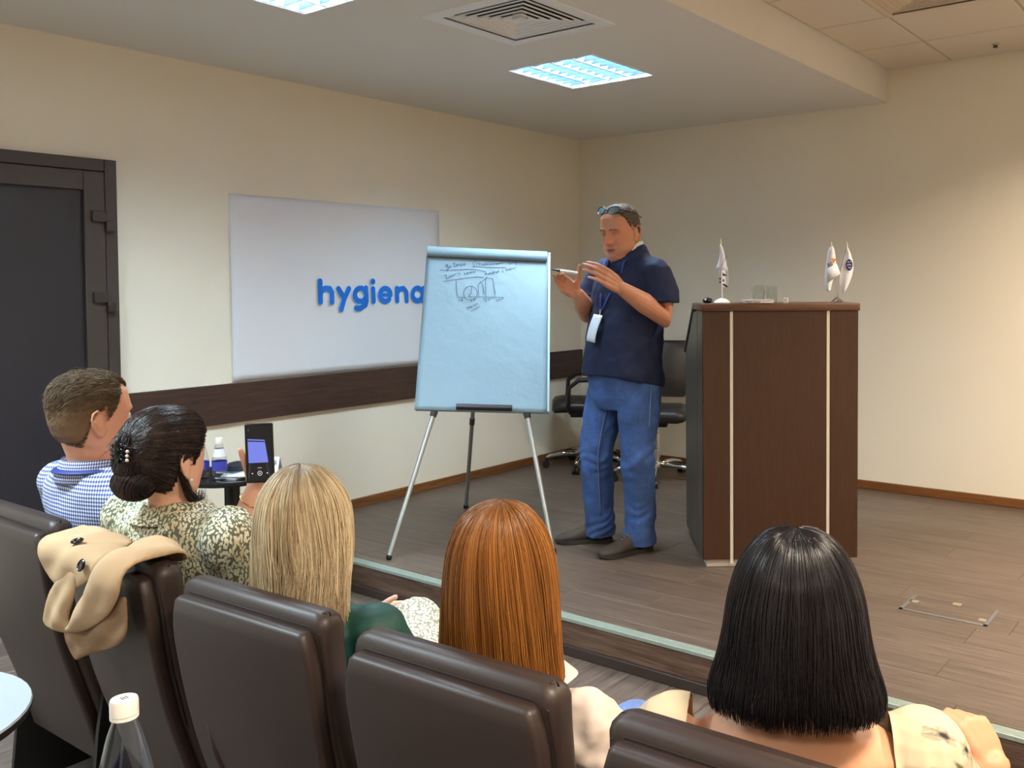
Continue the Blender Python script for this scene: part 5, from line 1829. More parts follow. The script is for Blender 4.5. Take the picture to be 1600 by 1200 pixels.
# polo shirt
navy = M('navy_polo_cotton', (20, 32, 68), 0.8, bump=(500, 0.2), noise=(5, 0.08))
mb = MB()
PT = [(0.845, 0.208, 0.200, 0.172, -0.026, -0.034), (0.90, 0.212, 0.207, 0.170, -0.027, -0.034)] + [r for r in TOR[2:]]
mb.loft([ring((cx, cy, z + (0.030 if i == 0 else 0)), rx + 0.006, f + 0.006, b + 0.006, 44, 0.9, 0.20 if i == 0 else (0.1 if i == 1 else 0)) for i, (z, rx, f, b, cx, cy) in enumerate(PT)])
for A in (ARM_L, ARM_R):
    a0, a1, a2 = Vector(A[0]), Vector(A[1]), Vector(A[2])
    mb.ball(a0 + Vector((0, 0, -0.004)), (0.080, 0.082, 0.076), 18, 12)
    mb.tube([a0, a0.lerp(a1, 0.6), a1, a1.lerp(a2, 0.34)], [0.080, 0.081, 0.079, 0.081], 20)
    mb.tube([Vector((-0.036, -0.052, 1.475)), a0], [0.085, 0.072], 20)
mb.tube([(-0.036, -0.052, 1.48), (-0.036, -0.046, 1.525)], [0.105, 0.090], 24)
me = remesh(mb, 0.0058, 3)
cloth_disp(me, 0.010, 9, 3.0, lambda V: np.clip((1.5 - V[:, 2]) * 4, 0.1, 1))
cloth_disp(me, 0.004, 24, 8.0)
finish('polo_shirt', me, navy, sp)
co = MB()
navy2 = M('navy_polo_collar', (22, 36, 78), 0.75, bump=(600, 0.2))
rings = []
for k in range(25):
    a = PI / 2 + 0.30 + (2 * PI - 0.60) * k / 24
    dx, dyy = math.cos(a), math.sin(a)
    c = Vector((-0.036, -0.042, 1.535 - 0.050 * max(0, dyy) + 0.012 * max(0, -dyy)))
    up_ = Vector((dx * 0.084, dyy * 0.086, 0.040 - 0.02 * max(0, dyy)))
    md = Vector((dx * 0.098, dyy * 0.100, 0.030 - 0.02 * max(0, dyy)))
    lo = Vector((dx * 0.122, dyy * 0.122, -0.022 - 0.030 * max(0, dyy)))
    inn = Vector((dx * 0.094, dyy * 0.092, -0.005))
    rings.append([c + inn, c + up_, c + md, c + lo, c + lo * 0.97 + Vector((0, 0, -0.004))])
co.loft(rings, True, True)
obj('collar', co, navy2, sp, smooth=80)
ts = MB()
rings = []
for k in range(25):
    a = PI / 2 + 0.22 + (2 * PI - 0.44) * k / 24
    dx, dyy = math.cos(a), math.sin(a)
    c = Vector((-0.036, -0.038, 1.552 - 0.075 * max(0, dyy) + 0.008 * max(0, -dyy)))
    rings.append([c + Vector((dx * 0.080, dyy * 0.082, -0.01)), c + Vector((dx * 0.0815, dyy * 0.083, 0.040 - 0.02 * max(0, dyy))), c + Vector((dx * 0.086, dyy * 0.087, 0.040 - 0.02 * max(0, dyy))), c + Vector((dx * 0.089, dyy * 0.088, -0.01))])
ts.loft(rings, True, True)
obj('undershirt', ts, M('white_undershirt', (226, 226, 226), 0.8), sp, smooth=80)
# jeans
jm = denim('blue_denim', (62, 92, 148))
mb = MB()
torso(mb, [(0.74, 0.165, 0.130, 0.135, -0.02, -0.03), (0.80, 0.188, 0.155, 0.155, -0.02, -0.025), (0.88, 0.196, 0.178, 0.158, -0.024, -0.03), (0.94, 0.198, 0.190, 0.15, -0.026, -0.032)])
for L in (LEG_L, LEG_R):
    P_ = [Vector(p) for p in L]
    mb.tube([P_[0], P_[1], P_[2], P_[3], P_[3].lerp(P_[4], 0.7), Vector((P_[4].x, P_[4].y + 0.004, 0.045))], [0.112, 0.104, 0.088, 0.081, 0.080, 0.084], 24)
me = remesh(mb, 0.0058, 3)
cloth_disp(me, 0.011, 8, 1.3, lambda V: np.clip(1.1 - np.abs(V[:, 2] - 0.45) * 0.9, 0.3, 1))


def fold_mask(V):
    return np.exp(-((V[:, 2] - 0.50) / 0.12) ** 2) + np.exp(-((V[:, 2] - 0.12) / 0.08) ** 2) * 1.3 + 0.25


V = get_v(me)
N = np.empty(len(V) * 3)
me.vertices.foreach_get('normal', N)
N = N.reshape(-1, 3)
w = np.sin(V[:, 2] * 80 + 45 * V[:, 0] + 30 * V[:, 1] + 9 * nmap(V, 7, 2.2)) * 0.0032 * fold_mask(V) * (0.4 + 0.8 * np.clip(nmap(V, 6, 9.1) + 0.5, 0, 1))
set_v(me, V + N * w[:, None])
finish('jeans', me, jm, sp)
seam_l = M('pale_denim_seam', (98, 124, 168), 0.8)
sm = MB()
for L, sx in ((LEG_R, -1), (LEG_L, -1)):
    pts = []
    P_ = [Vector(p) for p in L]
    for k in range(15):
        t = k / 14 * (3.6 if L is LEG_R else 1.1)
        i = min(3, int(t))
        p = P_[i].lerp(P_[i + 1], t - i)
        r = np.interp(t, [0, 1, 2, 3, 4], [0.112, 0.104, 0.088, 0.080, 0.078]) + 0.004
        a = math.radians(145 if L is LEG_R else 170)
        pts.append(p + Vector((r * math.cos(a), r * math.sin(a), 0)))
    sm.tube(pts, 0.003, 6)
obj('side_seam', sm, seam_l, sp, smooth=180)
# shoes
shoe_l = M('dark_brown_nubuck', (66, 56, 48), 0.8, bump=(120, 0.2), noise=(14, 0.1))
sole_m = M('dark_shoe_sole', (44, 39, 36), 0.7)
for (hx, hy, tx, ty) in ((0.141, -0.072, 0.300, 0.178), (-0.108, -0.118, -0.078, 0.182)):
    h, tt = Vector((hx, hy, 0)), Vector((tx, ty, 0))
    d = (tt - h).normalized()
    sd_ = Vector((d.y, -d.x, 0))
    Ls = (tt - h).length
    rows = [(0.0, 0.030, 0.020, 0.075), (0.04, 0.038, 0.018, 0.105), (0.20, 0.041, 0.018, 0.112), (0.38, 0.042, 0.016, 0.106), (0.52, 0.046, 0.015, 0.088), (0.66, 0.050, 0.014, 0.066), (0.80, 0.049, 0.014, 0.055), (0.92, 0.040, 0.015, 0.045), (0.985, 0.022, 0.017, 0.034), (1.0, 0.010, 0.020, 0.028)]
    up_ = MB()
    so = MB()
    R1, R2 = [], []
    for t, w, z0, z1 in rows:
        c = h + d * Ls * t
        r = []
        for k in range(18):
            a = 2 * PI * k / 18
            ca, sa = math.cos(a), math.sin(a)
            zz = z0 + (z1 - z0) * (0.5 + 0.5 * math.copysign(abs(sa) ** 0.75, sa))
            r.append(c + sd_ * (w * math.copysign(abs(ca) ** 0.7, ca) * (1 - 0.22 * max(0, sa))) + Vector((0, 0, zz)))
        R1.append(r)
        lift = 0.010 * max(0, (t - 0.75) / 0.25) ** 2
        R2.append([c + sd_ * (w + 0.004) * q + Vector((0, 0, z)) for q, z in ((-1, 0.001 + lift), (1, 0.001 + lift), (1, 0.024), (-1, 0.024))])
    R2[0] = [p - d * 0.006 for p in R2[0]]
    R2[-1] = [p + d * 0.006 for p in R2[-1]]
    shoe = obj('shoe', up_.loft(R1), shoe_l, sp, smooth=180)
    obj('sole', so.loft(R2), sole_m, shoe, smooth=40)
    lc = MB()
    for k in range(4):
        t = 0.40 + 0.055 * k
        c = h + d * Ls * t + Vector((0, 0, np.interp(t, [r_[0] for r_ in rows], [r_[3] for r_ in rows]) + 0.001))
        lc.tube([c - sd_ * 0.022 - Vector((0, 0, 0.007)), c, c + sd_ * 0.022 - Vector((0, 0, 0.007))], 0.0022, 6)
    c = h + d * Ls * 0.40 + Vector((0, 0, 0.102))
    for q in (-1, 1):
        lc.tube([c, c + sd_ * 0.02 * q + Vector((0, 0, 0.016)), c + sd_ * 0.042 * q + Vector((0, 0, 0.002)), c + sd_ * 0.022 * q - Vector((0, 0, 0.004))], 0.0018, 6)
    obj('laces', lc, M('tan_laces', (134, 122, 104), 0.8), shoe, smooth=180)
# lanyard with badge
bf = lambda z: np.interp(z, [r_[0] for r_ in TOR], [r_[5] + r_[2] for r_ in TOR]) + 0.016
lan = thing('lanyard_badge', SPK, 'white name badge on a blue lanyard hanging on the navy polo shirt', 'badge', SPZ)
lb = M('blue_lanyard_ribbon', (44, 66, 150), 0.6)
lm = MB()
for pts in ([(-0.124, -0.03, 1.520), (-0.116, 0.045, 1.495), (-0.100, bf(1.42) - 0.02, 1.42), (-0.070, bf(1.32) - 0.01, 1.32), (-0.045, bf(1.245), 1.245)],
            [(0.052, -0.03, 1.520), (0.046, 0.045, 1.495), (0.030, bf(1.42) - 0.02, 1.42), (-0.005, bf(1.32) - 0.01, 1.32), (-0.036, bf(1.245), 1.245)]):
    lm.tube(pts, 0.0075, 8, flat=0.22, hint=(0, 1, 0.3))
lm.tube([(-0.124, -0.03, 1.520), (-0.105, -0.095, 1.530), (-0.036, -0.125, 1.535), (0.033, -0.095, 1.530), (0.052, -0.03, 1.520)], 0.0075, 8, flat=0.25, hint=(0, 0, 1))
obj('ribbon', lm, lb, lan, smooth=180)
obj('clip', MB().tube([(-0.040, bf(1.245) + 0.002, 1.250), (-0.040, bf(1.24) + 0.006, 1.222)], 0.004, 8), chrome, lan)
bq = MB()
bd = []
for i in range(9):
    v = i / 8
    z = 1.222 - 0.135 * v
    y = bf(z) + 0.012 + 0.014 * math.sin(v * 2.4)
    bd.append([(-0.040 - 0.043 - 0.02 * v * 0.5 + 0.043 * 2 * (k / 6) + 0.018 * v, y - 0.05 * (k / 6 - 0.5) * 0.3, z + 0.006 * (k / 6)) for k in range(7)])
V_, F_ = [p for r_ in bd for p in r_], [(i * 7 + k, i * 7 + k + 1, i * 7 + k + 8, i * 7 + k + 7) for i in range(8) for k in range(6)]
bo = obj('badge_card', MB().add(V_, F_), M('badge_card_white', (216, 226, 240), 0.35), lan, smooth=180)
s_ = bo.modifiers.new('t', 'SOLIDIFY')
s_.thickness = 0.002
# marker in his right hand
mk = thing('marker_pen', SPK, 'white marker pen with black tip in the standing man\'s right hand', 'marker', SPZ)
mc, md = Vector((0.008, 0.318, 1.440)), Vector((0.62, 0.77, 0.16)).normalized()
obj('pen_body', MB().tube([mc - md * 0.058, mc - md * 0.055, mc + md * 0.030], [0.0065, 0.0085, 0.0085], 14), white_pl, mk)
obj('pen_grip', MB().tube([mc + md * 0.030, mc + md * 0.046], [0.0078, 0.0060], 14), frame_m, mk)
obj('pen_tip', MB().tube([mc + md * 0.046, mc + md * 0.068, mc + md * 0.074], [0.0048, 0.0040, 0.0015], 12), frame_m, mk)
# ------------------------------------------------------------------ the audience
def gingham(name, dark, light, period, stripe=0.5, horizontal=True):
    """woven check in the garment's own space: stripes across x and z (and y on the sides)"""
    m, nt, b = nt_new(name)
    tc = node(nt, 'ShaderNodeTexCoord')
    se = node(nt, 'ShaderNodeSeparateXYZ')
    nt.links.new(tc.outputs['Object'], se.inputs[0])
    xy = node(nt, 'ShaderNodeMath', operation='ADD')
    nt.links.new(se.outputs[0], xy.inputs[0])
    nt.links.new(se.outputs[1], xy.inputs[1])
    outs = []
    for src in (xy.outputs[0], se.outputs[2]):
        d = node(nt, 'ShaderNodeMath', operation='DIVIDE')
        d.inputs[1].default_value = period
        nt.links.new(src, d.inputs[0])
        f = node(nt, 'ShaderNodeMath', operation='FRACT')
        nt.links.new(d.outputs[0], f.inputs[0])
        g = node(nt, 'ShaderNodeMath', operation='LESS_THAN')
        g.inputs[1].default_value = stripe
        nt.links.new(f.outputs[0], g.inputs[0])
        outs.append(g)
    a = node(nt, 'ShaderNodeMath', operation='ADD')
    nt.links.new(outs[0].outputs[0], a.inputs[0])
    nt.links.new(outs[1].outputs[0], a.inputs[1])
    h = node(nt, 'ShaderNodeMath', operation='MULTIPLY')
    h.inputs[1].default_value = 0.5
    nt.links.new(a.outputs[0], h.inputs[0])
    mid = tuple((d_ + l_) // 2 for d_, l_ in zip(dark, light))
    r = ramp(nt, [(0.0, lin(light)), (0.3, lin(mid)), (0.8, lin(dark))], 'CONSTANT')
    nt.links.new(h.outputs[0], r.inputs[0])
    nt.links.new(r.outputs[0], b.inputs['Base Color'])
    b.inputs['Roughness'].default_value = 0.8
    return m


def floral(name, ground, leaf, leaf2, scale=95):
    """small pale leaves and petals printed on a darker ground"""
    m, nt, b = nt_new(name)
    tc = node(nt, 'ShaderNodeTexCoord')
    dn = node(nt, 'ShaderNodeTexNoise')
    dn.inputs['Scale'].default_value = 30
    nt.links.new(tc.outputs['Object'], dn.inputs[0])
    off = node(nt, 'ShaderNodeVectorMath', operation='SCALE')
    off.inputs['Scale'].default_value = 0.020
    nt.links.new(dn.outputs[1], off.inputs[0])
    ad = node(nt, 'ShaderNodeVectorMath', operation='ADD')
    nt.links.new(tc.outputs['Object'], ad.inputs[0])
    nt.links.new(off.outputs[0], ad.inputs[1])
    mp = node(nt, 'ShaderNodeMapping')
    mp.inputs['Rotation'].default_value = (0.5, 0.3, 0.7)
    mp.inputs['Scale'].default_value = (1.0, 1.0, 0.55)
    nt.links.new(ad.outputs[0], mp.inputs[0])
    v = node(nt, 'ShaderNodeTexVoronoi')
    v.inputs['Scale'].default_value = scale
    nt.links.new(mp.outputs[0], v.inputs[0])
    r = ramp(nt, [(0.0, (1, 1, 1, 1)), (0.50, (1, 1, 1, 1)), (0.56, (0, 0, 0, 1))])
    nt.links.new(v.outputs['Distance'], r.inputs[0])
    n2 = node(nt, 'ShaderNodeTexNoise')
    n2.inputs['Scale'].default_value = 16
    nt.links.new(tc.outputs['Object'], n2.inputs[0])
    r2 = ramp(nt, [(0.42, lin(leaf)), (0.58, lin(leaf2))])
    nt.links.new(n2.outputs[0], r2.inputs[0])
    mx = node(nt, 'ShaderNodeMix', data_type='RGBA')
    nt.links.new(r.outputs[0], mx.inputs['Factor'])
    mx.inputs['A'].default_value = lin(ground)
    nt.links.new(r2.outputs[0], mx.inputs['B'])
    nt.links.new(mx.outputs['Result'], b.inputs['Base Color'])
    b.inputs['Roughness'].default_value = 0.8
    return m


class Sitter:
    """a seated figure: root on the floor under the pelvis, +Y the way it faces"""

    def __init__(s, head, phi, label, hs=1.0, sw=0.170, headrot=(0, 0, 0), drop=0.235, hip=0.40, lean=0.11, wide=1.0):
        s.phi = math.radians(phi)
        s.root = Vector((head[0] - lean * math.sin(s.phi), head[1] + lean * math.cos(s.phi), 0))
        s.o = thing('person', s.root, label, 'person', s.phi)
        s.hz, s.hs, s.sw = head[2], hs, sw
        s.HO = Vector((0, -lean, s.hz))
        s.HR = rotm(*headrot)
        s.sz = s.hz - drop * hs
        L = s.sz - hip
        z = lambda f: hip + L * f
        k = wide
        s.rows = [(z(-0.02), 0.170 * k, 0.12, 0.12, 0, 0.02), (z(0.10), 0.188 * k, 0.14, 0.13, 0, 0.015), (z(0.28), 0.176 * k, 0.135, 0.12, 0, -0.005), (z(0.50), 0.150 * k, 0.115, 0.105, 0, -0.035),
                  (z(0.70), 0.160 * k, 0.125, 0.105, 0, -0.06), (z(0.86), sw * 1.0, 0.105, 0.098, 0, -0.078), (z(0.96), sw * 0.93, 0.078, 0.085, 0, -0.09), (z(1.03), sw * 0.66, 0.060, 0.070, 0, -0.094), (z(1.08), 0.062, 0.052, 0.058, 0, -0.092)]
        zz = s.sz - 0.035
        s.AL = [(-sw, -0.085, zz), (-sw - 0.045, -0.03, zz - 0.15), (-sw - 0.05, 0.03, zz - 0.26), (-sw + 0.01, 0.16, zz - 0.33), (-0.09, 0.26, hip + 0.12)]
        s.AR = [(-a, b, c) for a, b, c in s.AL]
        s.LL = [(-0.09, 0.04, hip + 0.02), (-0.10, 0.25, hip + 0.045), (-0.10, 0.44, hip + 0.04), (-0.10, 0.47, 0.24), (-0.10, 0.46, 0.07)]
        s.LR = [(-a, b, c) for a, b, c in s.LL]
        s.handL = dict(d=(0.5, 0.8, -0.25), n=(0.2, 0.1, -1))
        s.handR = dict(d=(-0.5, 0.8, -0.25), n=(-0.2, 0.1, -1))
        s.curl = ((18, 20, 14),) * 4

    def w2l(s, p):
        q = Vector(p) - s.root
        c, sn = math.cos(-s.phi), math.sin(-s.phi)
        return (q.x * c - q.y * sn, q.x * sn + q.y * c, q.z)

    def arm_r(s, n=4):
        return [0.046, 0.043, 0.038, 0.038, 0.026]

    def body(s, base, voxel=0.0055, jowl=0.0, k=1.0, curlL=None, curlR=None, thumbL=(45, 12, 10), thumbR=(45, 12, 10), **kw):
        mb = MB()
        torso(mb, s.rows)
        add_head(mb, s.HO, s.HR, s.hs, jowl)
        nb = Vector((0, -0.092, s.sz - 0.01))
        mb.tube([nb, nb.lerp(s.HO, 0.45) + Vector((0, -0.006, 0)), s.HO + Vector((0, -0.018, -0.05))], [0.062 * k, 0.054 * k * s.hs, 0.056 * k * s.hs], 18)
        for A in (s.AL, s.AR):
            mb.tube(A, [r * k for r in s.arm_r()], 14, round_ends=True)
        add_hand(mb, s.AL[-1], s.handL['d'], s.handL['n'], 'L', curlL or s.curl, 0.93 * k, thumb=thumbL)
        add_hand(mb, s.AR[-1], s.handR['d'], s.handR['n'], 'R', curlR or s.curl, 0.93 * k, thumb=thumbR)
        for L in (s.LL, s.LR):
            mb.tube(L, [0.082, 0.074, 0.056, 0.052, 0.036], 14, round_ends=True)
            mb.tube([L[-1], (L[-1][0], L[-1][1] + 0.10, 0.035), (L[-1][0], L[-1][1] + 0.16, 0.028)], [0.036, 0.034, 0.026], 12, round_ends=True)
        me = remesh(mb, voxel, 1)
        skin_cols(me, base, s.HO, s.HR, s.hs, **kw)
        finish('body', me, skin_mat('audience_skin', 0.5), s.o)
        return me

    def top(s, name, mat, grow=0.010, sleeve=1.0, sl_r=None, voxel=0.006, wr=(0.006, 9, 2.0), cut=None, puff=0.0, hem=0, neck=True):
        mb = MB()
        torso(mb, s.rows[hem:] if neck else s.rows[hem:-1], grow)
        for A in (s.AL, s.AR):
            P_ = [Vector(p) for p in A]
            base = s.arm_r()
            r = [base[i] + grow + (sl_r[i] if sl_r else 0) for i in range(5)]
            pts, rr = [P_[0]], [r[0]]
            t = 0.5
            while t <= 4 * sleeve + 1e-6:
                i = min(3, int(t))
                f = t - i
                pts.append(P_[i].lerp(P_[i + 1], f))
                rr.append(r[i] + (r[i + 1] - r[i]) * f + puff * math.sin(PI * min(1, t / (4 * sleeve))))
                t += 0.5
            mb.ball(P_[0], r[0] * 1.03, 16, 10)
            mb.tube(pts, rr, 18)
            mb.tube([Vector((0, -0.09, s.sz - 0.03)), P_[0]], [0.06, r[0] * 0.9], 16)
        me = remesh(mb, voxel, 3)
        cloth_disp(me, wr[0], wr[1], wr[2])
        cloth_disp(me, wr[0] * 0.4, wr[1] * 2.7, wr[2] + 3)
        if cut:
            drop_faces(me, cut)
        o = finish(name, me, mat, s.o)
        return o

    def legs(s, name, mat, r=(0.098, 0.090, 0.072, 0.066, 0.058), voxel=0.009, upto=5):
        mb = MB()
        torso(mb, s.rows[:3], 0.012)
        for L in (s.LL, s.LR):
            mb.tube(L[:upto], list(r)[:upto], 16, round_ends=True)
        me = remesh(mb, voxel, 3)
        cloth_disp(me, 0.006, 10, 4.0)
        return finish(name, me, mat, s.o)

    def shoes(s, mat):
        for L in (s.LL, s.LR):
            x, y = L[-1][0], L[-1][1]
            mb = MB()
            R_ = []
            for t, w, z1 in ((-0.07, 0.02, 0.05), (-0.055, 0.034, 0.085), (0.0, 0.036, 0.088), (0.06, 0.040, 0.07), (0.12, 0.042, 0.055), (0.17, 0.034, 0.045), (0.19, 0.014, 0.03)):
                R_.append([(x + w * math.cos(a), y + 0.02 + t, 0.003 + z1 * (0.5 + 0.5 * math.sin(a))) for a in [2 * PI * q / 14 for q in range(14)]])
            obj('shoe', mb.loft(R_), mat, s.o, smooth=180)


black_shoe = M('black_shoe', (26, 24, 24), 0.4)
dark_trouser = M('dark_trouser_cloth', (38, 40, 48), 0.85)

# --- man in the checked shirt
ck = Sitter((-2.777, 1.27, 1.160), 2, 'seated man with short brown hair in a blue checked shirt, far left', 1.07, 0.228, (-4, -4, 0), 0.172, lean=0.10, wide=1.18)
ck.body((214, 156, 128), 0.005, 0.004, 1.12, flush=0.12)
eyes(ck.o, ck.HO, ck.HR, ck.hs)
ck.top('shirt', gingham('blue_gingham', (44, 56, 120), (226, 230, 240), 0.0105), 0.014, 0.97, wr=(0.006, 8, 1.0))
ck.legs('trousers', dark_trouser)
ck.shoes(black_shoe)


def collar(s, mat, r0=0.070, h=0.040, z0=0.0, flare=0.030, open_=0.35, name='collar', cy=-0.094, front=0.03):
    rings = []
    mb = MB()
    for k in range(29):
        a = PI / 2 + open_ + (2 * PI - 2 * open_) * k / 28
        dx, dyy = math.cos(a), math.sin(a)
        c = Vector((0, cy, s.sz + z0 - front * max(0, dyy)))
        rings.append([c + Vector((dx * (r0 + 0.004), dyy * (r0 + 0.004), 0)), c + Vector((dx * r0, dyy * r0, h)), c + Vector((dx * (r0 + 0.006), dyy * (r0 + 0.006), h + 0.003)),
                      c + Vector((dx * (r0 + flare), dyy * (r0 + flare), -0.004)), c + Vector((dx * (r0 + flare - 0.004), dyy * (r0 + flare - 0.004), -0.008))])
    mb.loft(rings, True, True)
    return obj(name, mb, mat, s.o, smooth=80)


collar(ck, gingham('blue_gingham_collar', (44, 56, 120), (226, 230, 240), 0.0085), 0.079, 0.050, 0.012, 0.030, 0.3)
lb2 = MB()
loop = []
for k in range(21):
    a = PI / 2 + 0.5 + (2 * PI - 1.0) * k / 20
    dx, dyy = math.cos(a), math.sin(a)
    loop.append((dx * 0.102, -0.094 + dyy * 0.102, ck.sz + 0.036 - 0.06 * max(0, dyy)))
loop = [(-0.05, 0.02, ck.sz - 0.16)] + loop + [(0.05, 0.02, ck.sz - 0.16)]
ln = thing('lanyard', ck.root, 'navy lanyard ribbon around the collar of the man in the checked shirt', 'lanyard', ck.phi)
obj('ribbon', MB().tube(loop, 0.011, 8, flat=0.25, hint=(0, 1, 0)), M('navy_lanyard', (30, 46, 120), 0.6), ln, smooth=180)


def hl_man(a, z):
    f = math.sin(a)
    lim = np.interp(f, [-1, -0.6, -0.15, 0.1, 0.40, 0.62, 0.8, 1], [-0.088, -0.080, -0.045, -0.008, 0.046, 0.086, 0.088, 0.076])
    ear = 0.045 * math.exp(-((math.cos(a) ** 2 - 1) / 0.10) ** 2) if f < 0.05 else 0
    return z - lim - ear


def man_fade(a, z):
    return float(np.interp(z, [-0.08, 0.0, 0.05, 0.10], [0.22, 0.36, 0.8, 1.0]))


short_hair(ck.o, ck.HO, ck.HR, ck.hs, hl_man, 6500, 0.026, 0.0007, (62, 48, 34), (116, 94, 68), lambda p: (0, -1, -0.35 + 6 * max(0, p.z - 0.05)), 11, 0.30, 0.006, (92, 74, 54), man_fade, low_col=(124, 96, 74))

# --- dark haired woman filming with a phone
dw = Sitter((-2.362, 1.27, 1.082), 10, 'seated woman with pinned up dark hair in an olive floral blouse', 1.0, 0.182, (3, -3, 0), 0.160, wide=1.08)
PHC = Vector((-2.252, 1.470, 1.074))
dw.AL = [dw.AL[0], (-0.20, 0.03, dw.sz - 0.16), dw.w2l((-2.33, 1.45, 0.835)), dw.w2l((-2.315, 1.475, 0.90)), dw.w2l((-2.300, 1.490, 0.975))]
cam_dir = Vector((2.268, -1.492, 0.46)).normalized()
_c, _s = math.cos(-dw.phi), math.sin(-dw.phi)
rl = lambda v: Vector((v[0] * _c - v[1] * _s, v[0] * _s + v[1] * _c, v[2]))
dw.handL = dict(d=rl((0.30, 0.10, 1.0)), n=rl((0.62, -0.78, 0.0)))
dw.body((226, 176, 154), 0.0045, 0, 1.0, curlL=((4, 10, 22), (4, 12, 26), (4, 14, 28), (8, 18, 30)), thumbL=(24, 4, 4), flush=0.1)
eyes(dw.o, dw.HO, dw.HR, 1.0)
fl_m = floral('olive_floral_print', (98, 102, 84), (222, 218, 196), (206, 196, 164), 165)
dw.top('blouse', fl_m, 0.017, 0.46, [0.014, 0.022, 0.02, 0, 0], wr=(0.011, 10, 5.0))
collar(dw, fl_m, 0.068, 0.034, 0.004, 0.042, 0.5)
dw.legs('skirt', dark_trouser)
dw.shoes(black_shoe)
# pearl earring, bracelet
er = dw.HO + dw.HR @ Vector((0.090, -0.004, -0.053))
obj('earring', MB().ball(er, 0.0045, 12, 8), M('pearl', (236, 230, 222), 0.2), dw.o, smooth=180)
wv = Vector(dw.AL[-1]) - (Vector(dw.AL[-1]) - Vector(dw.AL[-2])).normalized() * 0.045
ad = (Vector(dw.AL[-1]) - Vector(dw.AL[-2])).normalized()
u_ = ad.cross(Vector((0, 1, 0))).normalized()
v_ = ad.cross(u_)
obj('bracelet', MB().tube([wv + (u_ * math.cos(t) + v_ * math.sin(t)) * 0.036 + ad * 0.010 * math.cos(t) for t in [2 * PI * k / 24 for k in range(25)]], 0.0014, 6, cap=False), M('gold_chain', (206, 160, 90), 0.25, 0.9), dw.o, smooth=180)


